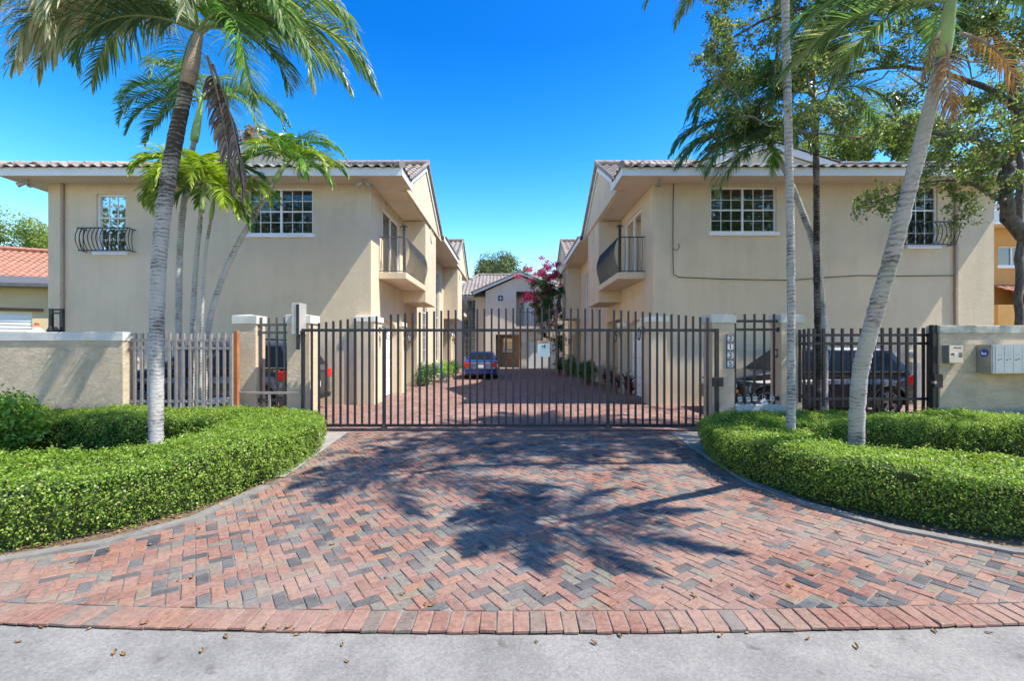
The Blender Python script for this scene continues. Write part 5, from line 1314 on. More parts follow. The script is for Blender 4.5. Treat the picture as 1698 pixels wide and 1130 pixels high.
def strap_leaf(b, p, az, el, L, w_, droop, seg=5):
    p = Vector(p); side = Vector((-math.sin(az), math.cos(az), 0)); prev = None
    for i in range(seg+1):
        t = i/seg; e = el-droop*t*t; ww = w_*math.sin(PI*min(.97, .18+.8*t))
        cur = (p+side*ww/2, p-side*ww/2)
        if prev: b.quad(prev[0], prev[1], cur[1], cur[0])
        prev = cur; d = Vector((math.cos(az)*math.cos(e), math.sin(az)*math.cos(e), math.sin(e))); p = p+d*L/seg
def cordyline(label, x, y, h, seed):
    g = random.Random(seed); root = thing('cordyline', label, 'plant', (x, y, 0), 'red cordyline plants by the right wall'); lm = MB(); st = MB()
    for k in range(3):
        bx, by, hh = x+g.uniform(-.15,.15), y+g.uniform(-.15,.15), h*g.uniform(.55,1)
        st.tube([(bx,by,0),(bx+g.uniform(-.05,.05),by,hh*.5),(bx,by,hh*.8)], .015, 6)
        for i in range(26):
            z = hh*(.25+.6*i/26); strap_leaf(lm, (bx,by,z), g.uniform(0,2*PI), g.uniform(.2,1.25), g.uniform(.28,.46), .07, g.uniform(.6,1.5))
    lm.build('foliage', M['cordyline'], root); st.build('stem', M['twig'], root)
cordyline('dark red cordyline nearest the gate at the right house corner', U(1045,13.9)-.0, 13.9, .95, 1)
cordyline('red cordyline beside the entry on the right courtyard wall', U(1022,16.6), 16.6, 1.05, 2)
cordyline('dark red cordyline next to the long green shrub', U(1009,18.2), 18.2, .95, 3)
ag = thing('agave', 'grey green agave plant in front of the left courtyard shrubs', 'plant', (U(735,21.4), 21.4, 0)); b = MB()
for i in range(18): strap_leaf(b, (U(735,21.4), 21.4, .05), i*2.4, random.uniform(.5,1.3), .62, .09, .5)
b.build('leaf_rosette', M['agave'], ag)
b = MB(); b.lathe((U(735,21.4), 21.4, 0), (0,0,1), [(.16,0),(.2,.16),(.18,.17),(0,.15)], 16); b.build('pot', M['concrete'], ag)

# ---- palms
def frond(parent, base, az, el, L, droop, mat, rmat, seed, n=42, ll=.5, lw=.034, hang=.9, vee=.5, tw=.0, dens=1.0, gap0=.14):
    g = random.Random(seed); b = MB(); p = Vector(base); K = 16; pts = [p.copy()]; tang = []
    for i in range(K):
        t = (i+.5)/K; e = el-droop*(t**1.25); d = Vector((math.cos(az)*math.cos(e), math.sin(az)*math.cos(e), math.sin(e)))
        az += tw/K; tang.append(d); p = p+d*L/K; pts.append(p.copy())
    tang.append(tang[-1])
    b.tube(pts, [.021*(1-.85*i/K)*max(.6, L/2) for i in range(K+1)], 5, 1)
    for i in range(n):
        t = gap0+(1-gap0)*(i+.5)/n; x = t*K; k = min(K-1, int(x)); f = x-k
        q = pts[k].lerp(pts[k+1], f); d = tang[k].lerp(tang[min(k+1, K)], f).normalized()
        s0 = d.cross(Vector((0,0,1)))
        if s0.length < .15: s0 = Vector((-math.sin(az), math.cos(az), 0))
        s0.normalize(); up = s0.cross(d).normalized()
        prof = (.55+.45*math.sin(PI*min(1, t*1.15)))*(1-.45*max(0, (t-.75)/.25))
        for sg in (1, -1):
            if g.random() > dens: continue
            fw = .35+.75*t+g.gauss(0, .07); l_ = ll*prof*g.uniform(.82,1.12); w2 = lw*g.uniform(.75,1.15)
            dirn = (s0*sg*math.cos(fw)+d*math.sin(fw)+up*(vee*(1-t*.5)+g.gauss(0,.12))).normalized()
            a = q; prev = None; S = 4; hg = hang*g.uniform(.55,1.35)
            wd = d*.8+up*.35
            for j in range(S+1):
                u_ = j/S; ww = w2*(.55+.6*u_)*(1-u_**2.2)+.002
                wv = (wd - dirn*wd.dot(dirn)).normalized()*ww*.5
                cur = len(b.v); b.v += [tuple(a+wv), tuple(a-wv)]
                if prev is not None: b.f.append((prev, prev+1, cur+1, cur)); b.m.append(0)
                prev = cur; dirn = (dirn+Vector((0,0,-1))*hg*.42*(u_+.25)).normalized(); a = a+dirn*l_/S
    return b.build('frond', [mat, rmat], parent)

def smooth_path(pts, n=5):
    P = [Vector(p) for p in pts]; P = [P[0]*2-P[1]]+P+[P[-1]*2-P[-2]]; out = []
    for i in range(1, len(P)-2):
        p0, p1, p2, p3 = P[i-1:i+3]
        for k in range(n):
            t = k/n; out.append(.5*((2*p1)+(-p0+p2)*t+(2*p0-5*p1+4*p2-p3)*t*t+(-p0+3*p1-3*p2+p3)*t**3))
    out.append(P[-2]); return out
def palm(label, pts, rads, barkmat, shaft, shaftmat, fronds, group='palm trees round the entrance', rough=.06, seed=1, flare=1.25):
    g = random.Random(seed); root = thing('palm_tree', label, 'palm tree', pts[0], group)
    sp = smooth_path(pts, 14); k = len(sp); b = MB(); rr = []
    for i in range(k):
        x = i/(k-1)*(len(rads)-1); a = min(int(x), len(rads)-2); r = rads[a]+(rads[a+1]-rads[a])*(x-a)
        r *= 1+rough*g.uniform(-1,1)+ (.05 if i % 2 else -.02)
        if i < 4: r *= 1+(flare-1)*(1-i/4)
        rr.append(r)
    b.tube(sp, rr, 16); b.build('trunk', barkmat, root, smooth=True)
    top = sp[-1]; tdir = (sp[-1]-sp[-4]).normalized(); crown = top
    if shaft:
        L, r0, r1 = shaft; s = MB(); ps = [top-tdir*.03+tdir*L*t for t in np.linspace(0, 1, 8)]
        s.tube(ps, [r0*(1.0+.25*math.sin(PI*min(1, t*1.3)))*(1-t)+r1*t for t in np.linspace(0, 1, 8)], 14); s.build('crownshaft', shaftmat, root, smooth=True); crown = ps[-1]
    for i, f in enumerate(fronds):
        f = dict(f); off = Vector((g.uniform(-.03,.03), g.uniform(-.03,.03), g.uniform(-.06,.03)))+Vector(f.pop('off', (0,0,0)))
        mt = f.pop('mat', M['palm']); rm = f.pop('rm', M['rachis'])
        frond(root, crown+off, R(f.pop('az')), R(f.pop('el')), f.pop('L'), R(f.pop('droop')), mt, rm, seed*100+i, **f)
    return root
def F(az, el, L, droop, **k): return dict(az=az, el=el, L=L, droop=droop, **k)
def ring(n, el, L, droop, seed, jit=14, **k):
    g = random.Random(seed); return [F(360*i/n+g.uniform(-jit,jit), el+g.uniform(-8,8), L*g.uniform(.88,1.1), droop+g.uniform(-12,12), **k) for i in range(n)]

# azimuth: 0 = right, 90 = away from the camera, 180 = left, 270 = toward the camera
ST, DK, BR, YE_, PM = M['palm_straw'], M['palm_dark'], M['palm_bright'], M['palm_yellow'], M['palm']
palm('tall ringed palm leaning over the left hedge, dead brown frond hanging from its crown',
     [(U(259,6.35),6.35,0), W(259,620,6.35), W(263,450,6.25), W(273,340,6.2), W(290,235,6.1), W(312,135,6.0)], [.088,.088,.086,.088,.09,.075], M['palm_bark'], (.70,.088,.05), M['shaft_pale'],
     [F(186,54,3.0,118,mat=ST,ll=.8,n=92,hang=1.3,lw=.032), F(171,52,2.9,126,mat=ST,ll=.78,n=90,hang=1.3,lw=.032), F(198,20,2.3,96,mat=ST,ll=.75,n=84,hang=1.4,lw=.03), F(222,40,2.2,120,ll=.7,n=76,hang=1.2,lw=.03), F(-4,48,2.4,112,ll=.75,n=84,hang=1.2,lw=.032), F(-26,34,2.0,112,ll=.7,n=76,hang=1.2,lw=.03),
      F(180,44,2.7,128,mat=ST,ll=.78,n=84,hang=1.25,lw=.034), F(192,36,2.5,120,mat=ST,ll=.78,n=70,hang=1.3,lw=.04), F(205,30,2.3,118,mat=ST,ll=.75,n=66,hang=1.3,lw=.04), F(165,40,2.4,118,ll=.7,n=66,hang=1.1), F(235,22,1.9,112,mat=ST,ll=.7,n=60,hang=1.2), F(215,8,1.7,100,mat=DK,ll=.6,n=56),
      F(10,34,2.55,104,ll=.78,n=76,hang=1.25,lw=.04), F(-14,20,2.2,108,ll=.72,n=66,hang=1.2,lw=.038), F(28,40,2.2,108,ll=.7,n=60,hang=1.1), F(-38,6,1.9,92,ll=.65,n=60,mat=BR,hang=1.1), F(-60,26,1.9,112,ll=.65,n=56,mat=ST,hang=1.1), F(-5,2,1.6,85,ll=.6,n=54,mat=DK), F(100,50,2.2,110,ll=.6,n=52), F(60,60,2.0,100,ll=.6,n=50), F(135,30,1.9,100,ll=.6,n=50,mat=DK),
      F(285,44,2.0,125,ll=.6,n=50,mat=ST), F(255,55,2.1,120,ll=.6,n=50), F(-12,-72,1.85,14,mat=M['palm_dead'],rm=M['rachis_dead'],ll=.34,n=90,hang=2.4,vee=-.3,off=(.10,0,-.36),lw=.03), F(-2,-68,1.8,20,mat=M['palm_dead'],rm=M['rachis_dead'],ll=.34,n=80,hang=2.6,vee=-.3,off=(.13,.04,-.4),lw=.028)], seed=3, rough=.03)
Yb = 9.7
palm('tall palm with pale green crownshaft standing behind the big left palm', [(U(295,Yb),Yb,0), W(296,540,Yb), W(299,400,Yb), W(310,300,Yb), W(322,232,Yb)], [.075,.062,.06,.056,.05], M['palm_bark_lichen'], (.95,.075,.045), M['shaft_green'],
     [F(190,30,2.0,115,mat=M['palm_dark'],ll=.5,n=64,hang=.8,vee=.9), F(172,8,1.8,85,mat=M['palm_dark'],ll=.5,n=64,vee=.9), F(205,-6,1.7,70,mat=M['palm_dark'],ll=.5,n=60,vee=.9), F(225,20,1.7,110,mat=M['palm_dark'],ll=.5,n=60,vee=.9),
      F(10,30,2.0,110,ll=.5,n=60,mat=M['palm_dark']), F(-15,10,1.9,95,ll=.5,n=60,mat=M['palm']), F(35,45,2.0,110,ll=.5,n=60,mat=M['palm_dark']), F(330,-10,1.7,65,ll=.5,n=56,mat=M['palm']), F(150,45,2.1,100,ll=.5,n=56,mat=M['palm_dark']), F(270,35,1.7,110,ll=.5,n=50), F(90,65,2.0,80,ll=.5,n=50)], seed=5)
Yc = 9.3
yk = dict(mat=YE_, ll=.52, n=34, lw=.062, hang=.75); bk = dict(yk, mat=BR)
palm('slim palm with yellow-green crown between the left trunks', [(U(316,Yc),Yc,0), W(319,560,Yc), W(324,450,Yc), W(334,350,Yc)], [.058,.05,.046,.04], M['palm_bark_lichen'], (.62,.05,.03), M['shaft_green'],
     [F(182,38,1.5,125,**yk), F(205,20,1.35,110,**yk), F(158,52,1.5,120,**bk), F(238,48,1.5,125,**yk), F(262,30,1.5,115,**yk), F(300,50,1.4,125,**yk), F(20,62,1.4,115,**bk), F(90,70,1.4,100,**yk), F(185,-8,1.2,75,**bk), F(225,-2,1.2,85,**yk), F(130,40,1.4,110,**bk), F(200,64,1.4,120,**yk)], seed=6)
palm('thin pale palm with drooping yellow-green fronds left of the leaning palm', [(U(332,9.2),9.2,0), W(334,560,9.2), W(340,430,9.2), W(350,360,9.2)], [.036,.032,.03,.028], M['palm_bark_lichen'], (.52,.04,.025), M['shaft_green'],
     [F(0,42,1.4,122,**yk), F(-25,28,1.35,115,**yk), F(25,55,1.4,120,**bk), F(285,48,1.5,125,**yk), F(255,40,1.5,120,**yk), F(200,52,1.3,128,**bk), F(120,60,1.3,110,**bk), F(330,2,1.2,85,**yk), F(310,20,1.3,105,**yk), F(-5,-10,1.1,72,**bk)], seed=7)
Yd = 9.45
palm('pale slender palm leaning right across the upper left window', [(U(338,Yd),Yd,0), W(344,560,Yd), W(362,480,Yd), W(392,410,Yd), W(430,345,Yd), W(456,300,Yd)], [.062,.056,.055,.052,.048,.042], M['palm_bark_lichen'], (.48,.052,.032), M['shaft_green'],
     [F(8,66,1.5,125,mat=BR,ll=.45,n=60), F(-18,42,1.35,132,mat=YE_,ll=.45,n=56), F(35,52,1.45,112,mat=BR,ll=.45,n=56), F(-40,22,1.2,112,mat=BR,ll=.45,n=52), F(170,62,1.25,125,mat=BR,ll=.42,n=48), F(200,34,1.1,118,mat=BR,ll=.42,n=46), F(60,76,1.5,80,mat=PM,ll=.45,n=56), F(290,58,1.25,140,mat=BR,ll=.42,n=50), F(255,40,1.2,125,mat=YE_,ll=.42,n=46), F(100,55,1.3,110,mat=PM,ll=.42,n=46), F(150,78,1.4,80,mat=PM,ll=.42,n=50), F(12,12,1.1,90,mat=BR,ll=.42,n=48)], seed=8)

palm('thick pale palm leaning right over the right hedge, orange dying fronds under its crown',
     [(4.6,6.1,0), W(1424,640,5.8), W(1440,560,5.5), W(1480,420,4.9), W(1524,250,4.38), W(1556,122,4.0), W(1563,85,3.92)], [.092,.088,.084,.074,.060,.05,.048], M['palm_bark_lichen'], (.42,.058,.04), M['shaft_green'],
     [F(172,26,1.35,82,mat=DK,ll=.42,n=60,hang=.6,lw=.04), F(212,28,1.4,86,mat=BR,ll=.42,n=60,hang=.6,lw=.04), F(135,34,1.35,86,ll=.40,n=54,hang=.6,lw=.038), F(98,42,1.3,92,ll=.40,n=52,hang=.6,lw=.038), F(250,38,1.2,95,ll=.40,n=52,lw=.038), F(12,34,1.6,88,ll=.40,n=56,mat=DK,lw=.04), F(-30,30,1.55,86,ll=.40,n=54,lw=.04), F(55,45,1.4,95,ll=.40,n=52,mat=DK), F(292,38,1.3,100,ll=.40,n=52),
      F(0,-12,.72,75,mat=M['palm_orange'],rm=M['rachis_dead'],ll=.26,n=44,hang=1.6,off=(.03,0,-.30),lw=.014,dens=.8), F(40,-50,.62,30,mat=M['palm_orange'],rm=M['rachis_dead'],ll=.24,n=36,hang=1.8,off=(.02,.02,-.32),lw=.014,dens=.8), F(185,-64,.42,14,mat=M['palm_orange'],rm=M['rachis_dead'],ll=.16,n=30,hang=1.8,off=(-.05,0,-.22),lw=.012)], seed=9)
palm('tall thin straight palm with crown above the picture beside the right hedge', [(3.98,6.5,0), W(1312,560,6.35), W(1311,400,6.15), W(1308,250,5.95), W(1305,120,5.75), W(1302,0,5.6), (3.30,5.45,6.2)], [.06,.05,.049,.048,.047,.045,.044], M['palm_bark_lichen'], (.55,.07,.04), M['shaft_green'],
     [F(176,20,2.1,80,ll=.5,n=56,hang=.8,mat=M['palm_dark']), F(200,35,1.9,95,n=50,mat=M['palm_dark']), F(150,30,1.9,95,n=50), F(120,35,1.9,95,n=50), F(225,25,1.8,95,n=50), F(20,35,1.9,95,n=50), F(-20,25,1.9,95,n=50), F(60,40,1.9,95,n=50), F(280,40,1.8,100,n=50), F(90,60,1.8,90,n=46), F(320,30,1.9,95,n=50)], seed=10)
Ye = 9.3
palm('dark-barked straight palm with rusty crownshaft behind the right fence', [(U(1357,Ye),Ye,0), W(1356,560,Ye), W(1354,440,Ye), W(1354,320,Ye), W(1352,215,Ye)], [.066,.06,.059,.058,.054], M['palm_bark_dark'], (.75,.07,.045), M['shaft_orange'],
     [F(182,40,3.1,122,mat=DK,ll=.85,n=84,hang=1.25,lw=.045), F(198,22,2.9,106,mat=DK,ll=.85,n=80,hang=1.25,lw=.045), F(168,50,3.0,122,mat=DK,ll=.8,n=76,lw=.045,hang=1.1), F(218,34,2.6,118,mat=DK,ll=.8,n=72,lw=.045,hang=1.1), F(190,4,2.4,88,mat=PM,ll=.75,n=66,lw=.042,hang=1.2), F(10,30,1.9,110,ll=.6,n=56,mat=DK), F(-25,15,1.7,100,ll=.6,n=54,mat=DK), F(40,45,1.9,110,ll=.6,n=52,mat=PM), F(100,55,2.1,110,ll=.6,n=52,mat=DK), F(140,60,2.5,110,ll=.7,n=62,mat=DK), F(240,50,2.2,120,ll=.65,n=54,mat=PM), F(285,45,1.7,120,ll=.6,n=50,mat=PM)], seed=12)
Yf = 9.5
palm('mossy palm leaning left from behind the dark-barked palm, fronds hanging over the right window', [(U(1367,Yf),Yf,0), W(1366,540,Yf), W(1352,420,Yf), W(1328,345,Yf), W(1303,285,Yf), W(1290,262,Yf)], [.068,.062,.06,.058,.054,.05], M['palm_bark_lichen'], (.42,.062,.04), M['shaft_green'],
     [F(184,24,2.2,88,mat=DK,ll=.8,n=72,hang=1.3,lw=.045), F(202,8,2.0,78,mat=PM,ll=.8,n=70,hang=1.3,lw=.045), F(172,46,2.3,112,mat=DK,ll=.75,n=70,hang=1.1,lw=.045), F(225,14,1.7,90,mat=DK,ll=.7,n=62,hang=1.2), F(192,-18,1.7,58,mat=PM,ll=.7,n=62,hang=1.2), F(248,-8,1.3,75,mat=BR,ll=.6,n=54,hang=1.2), F(270,20,1.3,105,mat=PM,ll=.55,n=52,hang=1.2), F(215,50,1.8,120,mat=PM,ll=.65,n=56), F(300,20,1.1,110,mat=PM,ll=.5,n=44,hang=1.2), F(95,70,1.5,110,mat=DK,ll=.5,n=46), F(30,60,1.3,120,mat=PM,ll=.5,n=46), F(262,-52,.55,50,mat=M['palm_straw'],ll=.22,n=40,lw=.012,off=(.03,-.05,-.3))], seed=13)

# ---- broadleaf trees
def clusters_tree(name, label, cat, trunk_lines, clusters, n_leaf, leaf, mat, barkmat, seed, loc, spread=.34, group=None, trunk_name='trunk', flat=.75):
    """trunk_lines: list of (points, radii) limbs; clusters: (k,3) leaf masses, each tied to the nearest limb by a twig"""
    g = np.random.default_rng(seed); root = thing(name, label, cat, loc, group); nodes_ = []
    for i, (pts, rad) in enumerate(trunk_lines):
        sp = smooth_path(pts, 8); b = MB(); k = len(sp); rr = [rad[0]+(rad[1]-rad[0])*(j/(k-1))**.8 for j in range(k)]
        for j in range(1, k-1): sp[j] = sp[j]+Vector(g.normal(0, rr[j]*.22, 3))
        b.tube(sp, rr, 10); b.build(trunk_name if i == 0 else 'limb', barkmat, root, smooth=True)
        nodes_ += [(np.array(p), r) for p, r in zip(sp, rr)]
    NP = np.array([p for p, r in nodes_]); tw = MB(); Ps, Ds = [], []
    order = np.argsort([np.min(np.linalg.norm(NP-c, axis=1)) for c in clusters])
    for ci in order:
        c = clusters[ci]; j = np.argmin(np.linalg.norm(NP-c, axis=1)); a = Vector(NP[j]); c_ = Vector(c)
        mid = a.lerp(c_, .5)+Vector(g.normal(0, .10, 3))*(c_-a).length; L = (c_-a).length
        pts = [a, a.lerp(mid, .5)+Vector(g.normal(0,.03,3)), mid, mid.lerp(c_, .5)+Vector(g.normal(0,.04,3)), c_]
        r0 = min(.03, .007+.010*L); tw.tube(pts, [r0, r0*.8, r0*.6, r0*.45, r0*.3], 5, 0, False)
        NP = np.vstack([NP, [np.array(pts[2])], [np.array(pts[3])], [c]])
        m = max(4, int(n_leaf*g.uniform(.5,1.5)))
        for q in range(5):      # twiglets
            e = c_+Vector(unit(g.normal(size=(1,3)))[0]*spread*g.uniform(.5,1.1)*np.array([1,1,flat])); tw.tube([c_, c_.lerp(e,.5)+Vector(g.normal(0,.03,3)), e], [r0*.3, r0*.22, .002], 4, 0, False)
            t = g.uniform(.15, 1.05, m//5+1)[:, None]; P = np.array(c_)*(1-t)+np.array(e)*t+g.normal(0, spread*.14, (len(t),3)); Ps.append(P); Ds.append(np.repeat([np.array(e-c_)], len(t), 0))
    P = np.vstack(Ps); D0 = unit(np.vstack(Ds)); n = len(P)
    D = unit(D0*.6+unit(g.normal(size=(n,3)))); Nl = unit(np.array([0,0,.9])+unit(g.normal(size=(n,3)))*.9); ln = g.uniform(.7,1.3,n)*leaf
    np_mesh('crown', leaf_verts(P, D, Nl, ln, ln*.52), 4, mat, root); tw.build('twigs', M['twig'], root)
    return root
def px_of(c): return 849+755*c[0]/c[1], 575-755*(c[2]-EYE)/c[1]
g = np.random.default_rng(5)
cl = []
while len(cl) < 430:        # open oak canopy over the entrance and drive
    c = np.array([g.uniform(2.4, 11.0), g.uniform(5.6, 9.6), g.uniform(4.3, 9.0)])
    px, py = px_of(c)
    edge = 1160+max(0, (py-120))*.35
    if px < edge: continue
    if py > 235 and px < 1560: continue
    if py > 300: continue
    if 1420 < px < 1590 and 50 < py < 200 and g.random() < .55: continue
    if c[0] < 4.2 and g.random() < .25: continue
    cl.append(c)
for _ in range(150): cl.append(np.array([g.uniform(4.4, 8.8), g.uniform(5.8, 8.0), g.uniform(7.0, 9.2)]))
for _ in range(90):
    c = np.array([g.uniform(2.8, 6.4), g.uniform(6.4, 9.0), g.uniform(5.6, 8.6)])
    if px_of(c)[0] > 1165: cl.append(c)
for (px, py, Y) in ((1412,345,6.9),(1440,322,6.9),(1462,338,6.9),(1480,322,6.9),(1500,318,6.9),(1520,312,6.9),(1545,285,7.0),(1575,290,7.0),(1600,300,7.1),(1625,270,7.1),(1640,320,7.1),(1610,350,7.0),(1600,365,7.0),(1560,300,7.2),(1650,250,7.2),(1530,260,7.0),(1690,300,7.3),(1590,330,7.1)):
    cl += [np.array(W(px, py, Y))+g.normal(0, .05, 3) for _ in range(1)]
T = [([(12.9,8.2,-.1),(12.2,8.1,1.2),(10.6,7.9,2.9),W(1716,402,7.7),W(1668,345,7.5),W(1672,270,7.4)], (.20,.075)),
     ([W(1668,270,7.4),W(1630,238,7.3),W(1580,226,7.2),W(1530,215,7.1),W(1470,190,7.0)], (.06,.02)),
     ([W(1668,270,7.4),W(1690,180,7.3),W(1650,60,7.2),W(1540,10,7.2),W(1420,5,7.2),W(1300,20,7.1),W(1200,70,7.0)], (.075,.015)),
     ([W(1655,330,7.5),W(1610,305,7.2),W(1545,300,7.0),W(1480,325,6.9),W(1420,345,6.9)], (.04,.008)),
     ([W(1690,180,7.3),W(1620,140,7.8),W(1500,110,8.3),W(1380,130,8.6),W(1260,170,8.8)], (.06,.012)),
     ([W(1668,270,7.4),W(1740,150,7.0),W(1780,20,6.6),(6.6,6.2,7.6),(4.6,6.0,8.2)], (.07,.015))]
clusters_tree('oak_tree', 'spreading oak at the right edge whose sparse canopy hangs over the drive', 'tree', T, np.array(cl), 165, .056, M['oak'], M['oak_bark'], 15, (12.9,8.2,0), .30)
g = np.random.default_rng(6)
cl = [np.array([g.uniform(9.2,13.5), g.uniform(9.3,11.6), g.uniform(4.9,8.6)]) for _ in range(46)]
clusters_tree('oak_tree', 'second tree with straight grey trunk behind the right wall mailboxes', 'tree', [([(U(1691,10),10,0),W(1691,470,10),W(1690,330,10),W(1688,250,10),W(1670,120,10)], (.085,.05))], np.array(cl), 110, .06, M['oak'], M['oak_bark'], 16, (U(1691,10),10,0), .36)

def crown_tree(label, c, r, n, leaf, mat, seed, group, trunk_r=.25, lumps=26):
    g = np.random.default_rng(seed); c = np.array(c, float); r = np.array(r, float); root = thing('tree', label, 'tree', (c[0], c[1], 0), group)
    lc = c+unit(g.normal(size=(lumps,3)))*r*g.uniform(.45,.85,(lumps,1)); lr = g.uniform(.22,.42,lumps)
    k = g.integers(0, lumps, n); dv = unit(g.normal(size=(n,3))); P = lc[k]+dv*(r.mean()*lr[k])[:,None]*g.uniform(.55,1.08,(n,1))
    Nl = unit(dv*.7+np.array([0,0,.5])+unit(g.normal(size=(n,3)))*.6); D = unit(np.cross(Nl, unit(g.normal(size=(n,3))))+dv*.3); ln = g.uniform(.7,1.3,n)*leaf
    np_mesh('crown', leaf_verts(P, D, Nl, ln, ln*.6), 4, mat, root)
    b = MB(); b.tube([(c[0],c[1],-.1),(c[0]+.1,c[1],c[2]*.4),(c[0],c[1],c[2]-r[2]*.3)], [trunk_r*1.3, trunk_r, trunk_r*.7], 10)
    for q in range(9): t = Vector(lc[q]); s = Vector((c[0],c[1],c[2]-r[2]*.45)); b.tube([s, s.lerp(t,.5)+Vector((0,0,-.1)), t], [trunk_r*.5, trunk_r*.3, .03], 7)
    b.build('trunk', M['oak_bark'], root)
GB = 'background trees'
crown_tree('round green tree above the roof of the far townhouse', (U(822,46),46,8.9), (3.0,2.6,2.7), 15000, .20, M['far_dark'], 31, GB)
crown_tree('bright olive tree behind the right house roof, left of the oak twigs', (U(1290,27),27,11.2), (4.4,3.2,4.0), 26000, .17, M['far_leaf'], 32, GB)
crown_tree('sunlit yellow-green tree behind the right house roof ridge', (U(1450,25),25,11.2), (3.8,3.0,4.0), 26000, .16, M['far_leaf'], 33, GB)
crown_tree('low tree just peeping over the right roof near the courtyard', (U(1125,30),30,11.9), (1.9,1.8,1.9), 7000, .15, M['far_leaf'], 34, GB)
crown_tree('dark tree behind the orange house at far right', (U(1640,30),30,10.5), (3.6,3.0,4.4), 16000, .18, M['far_dark'], 35, GB)
crown_tree('airy tree behind the cream house at far left', (U(20,34),34,9.4), (4.6,3.2,3.4), 20000, .17, M['far_leaf'], 36, GB)
crown_tree('small bronze-leaved tree behind the left house gable', (U(425,26),26,12.6), (1.5,1.5,1.7), 5000, .16, M['bronze'], 37, GB)

for k, (x, y, h, r) in enumerate(((-37,-16,10.5,6.5),(-22,-17,10.5,6.5),(22,-17,10.5,6.5),(37,-16,10.5,6.5))):
    crown_tree(['broad tree across the street, mirrored in the far left window', 'tree across the street, mirrored in the large left window', 'tree across the street, mirrored in the large right window', 'broad tree across the street, mirrored in the far right window'][k], (x, y, h), (r, r*.8, r*.95), 5000, .5, M['far_dark'], 41+k, 'trees across the street')
# bougainvillea
g = np.random.default_rng(9); cl = []; Yb2 = 28.5
for px, py, n_, sx, sy in ((905,520,26,20,26),(915,480,14,14,14),(928,560,12,6,22),(900,470,10,16,12),(930,600,7,5,12)):
    for _ in range(n_): cl.append(np.array(W(px+g.normal(0,sx*.6), py+g.normal(0,sy*.6), Yb2+g.normal(0,.45))))
bo = clusters_tree('bougainvillea', 'bougainvillea with magenta flowers climbing beside the far right house', 'flowering vine', [([(3.0,28.8,0),(2.9,28.7,1.6),W(920,530,28.6),W(905,480,28.5)], (.07,.03))], np.array(cl), 110, .12, M['dark_shrub'], M['oak_bark'], 17, (3.0,28.8,0), .42)
Ps = []
for px, py, n_, sx, sy in ((888,452,620,18,10),(908,440,600,15,8),(916,458,600,10,9),(880,490,520,11,10),(903,505,340,22,30),(920,540,260,10,35),(925,590,60,8,12)):
    q = g.normal(size=(n_,2))*.6; k = g.integers(0, 9, n_); cx = g.normal(size=(9,2))*.7
    for (a, b_), kk in zip(q, k): Ps.append(np.array(W(px+sx*(cx[kk,0]+.35*a), py+sy*(cx[kk,1]+.35*b_), Yb2-.35+g.normal(0,.3))))
P = np.array(Ps); n = len(P); D = unit(g.normal(size=(n,3))); Nl = unit(g.normal(size=(n,3))); ln = g.uniform(.06,.12,n)
np_mesh('flowers', leaf_verts(P, D, Nl, ln, ln*.8), 4, M['bract'], bo)

# fallen petals and leaves
g = np.random.default_rng(12)
P = np.stack([g.normal(2.9,.35,420), g.normal(27.2,.8,420), np.full(420,.02)], 1); D = unit(np.stack([g.normal(size=420), g.normal(size=420), np.zeros(420)],1)); ln = g.uniform(.05,.09,420)
tag(np_mesh('fallen_petals', leaf_verts(P, D, np.tile([0,0,1.],(420,1)), ln, ln*.8, .1, 0), 4, M['bract']), kind='stuff')
def leaf_mesh(k):
    b = MB(); L, w_ = .065, .028; c = random.uniform(.04,.16)
    for i in range(6):
        t0, t1 = i/6, (i+1)/6
        def p(t, s): return (L*(t-.5), s*w_*.5*math.sin(PI*t)**.8, .004+abs(s)*.010+c*L*(2*t-1)**2*.6)
        b.quad(p(t0,-1), p(t0,0), p(t1,0), p(t1,-1)); b.quad(p(t0,0), p(t0,1), p(t1,1), p(t1,0))
    b.tube([(-L/2-.012,0,.012),(-L/2,0,.008)], .0015, 4)
    return b
protos = []
n_l = 0
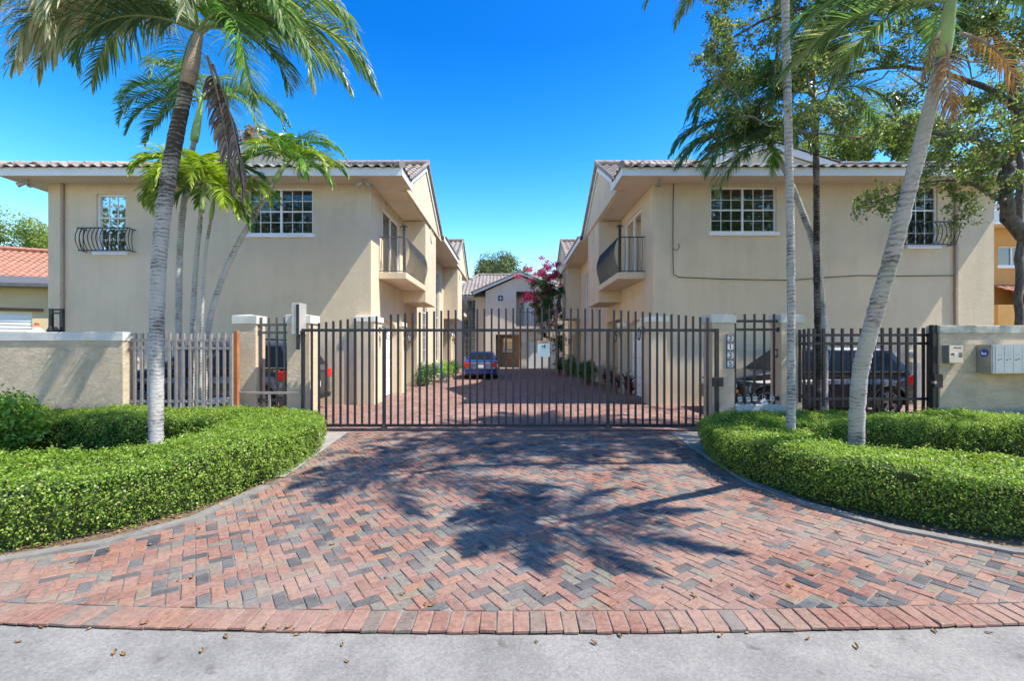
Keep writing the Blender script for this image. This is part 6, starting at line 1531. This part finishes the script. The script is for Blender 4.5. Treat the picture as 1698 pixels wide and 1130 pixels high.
spots = [(30,1060),(70,1035),(150,1038),(190,1078),(205,1080),(240,1036),(315,1040),(335,1075),(375,1052),(440,1042),(478,1043),(492,1048),(568,1065),(575,1092),(640,960),(705,1005),(890,1060),(985,1062),(1028,1050),(1130,1045),(1195,1050),(1240,1045),(1340,1055),(1420,1068),(1550,1042),(1640,1045),
         (295,965),(318,960),(460,870),(472,868),(550,905),(668,988),(716,1007),(768,925),(782,922),(905,988),(1150,990),(1180,965),(1215,972),(1310,910),(1330,918),(1352,905),(1390,885),(1410,930),(1440,940),(1300,860),(1270,850),(1370,940),(1480,965),(1500,920),(1540,935),(1590,960),(1250,990),(1100,975),(1400,1002),(1200,870),(1235,900),(1455,990),(1310,975),(1280,925),(1345,955),
         (1265,815),(1302,835),(1360,862),(1430,880),(1495,905),(1580,925),(330,878),(285,895),(250,905),(180,915),(120,935),(420,835),(470,800)]
for i, (px, py) in enumerate(spots):
    Y = 755*EYE/(py-575); x = U(px, Y)
    onroad = Y < street_edge(x)
    if len(protos) < 5: o = leaf_mesh(i).build('fallen_leaf', M['dry_leaf']); protos.append(o)
    else: o = protos[i % 5].copy(); COL.objects.link(o)
    o.location = (x, Y, -.022 if onroad else .003); o.rotation_euler = (random.uniform(-.25,.25), random.uniform(-.25,.25), random.uniform(0, 2*PI)); k = random.uniform(.45,.9); o.scale = (k, k, k)
    lab = 'dry brown leaf fallen on the pale road' if onroad else ('dry brown leaf fallen on the brick drive near its right hedge' if x > 1.2 else 'dry brown leaf fallen on the left half of the brick drive')
    tag(o, lab, 'leaf', 'leaves fallen on the road' if onroad else ('leaves fallen on the right of the drive' if x > 1.2 else 'leaves fallen on the left of the drive'))
# leaf litter along the hedge feet
Ps = []
for edge, sgn in ((LEFT_EDGE, -1), (RIGHT_EDGE, 1)):
    E = np.array(edge)[1:]
    for _ in range(420):
        i = g.integers(0, len(E)-1); t = g.random(); p = E[i]*(1-t)+E[i+1]*t; Ps.append((p[0]+sgn*abs(g.normal(.16,.12)), p[1]+abs(g.normal(.1,.12)), .012))
P = np.array(Ps); n = len(P); D = unit(np.stack([g.normal(size=n), g.normal(size=n), g.normal(0,.25,n)],1)); ln = g.uniform(.025,.06,n)
tag(np_mesh('leaf_litter', leaf_verts(P, D, unit(np.array([0,0,1.])+g.normal(0,.3,(n,3))), ln, ln*.5, .15, 0), 4, M['dry_leaf']), kind='stuff')
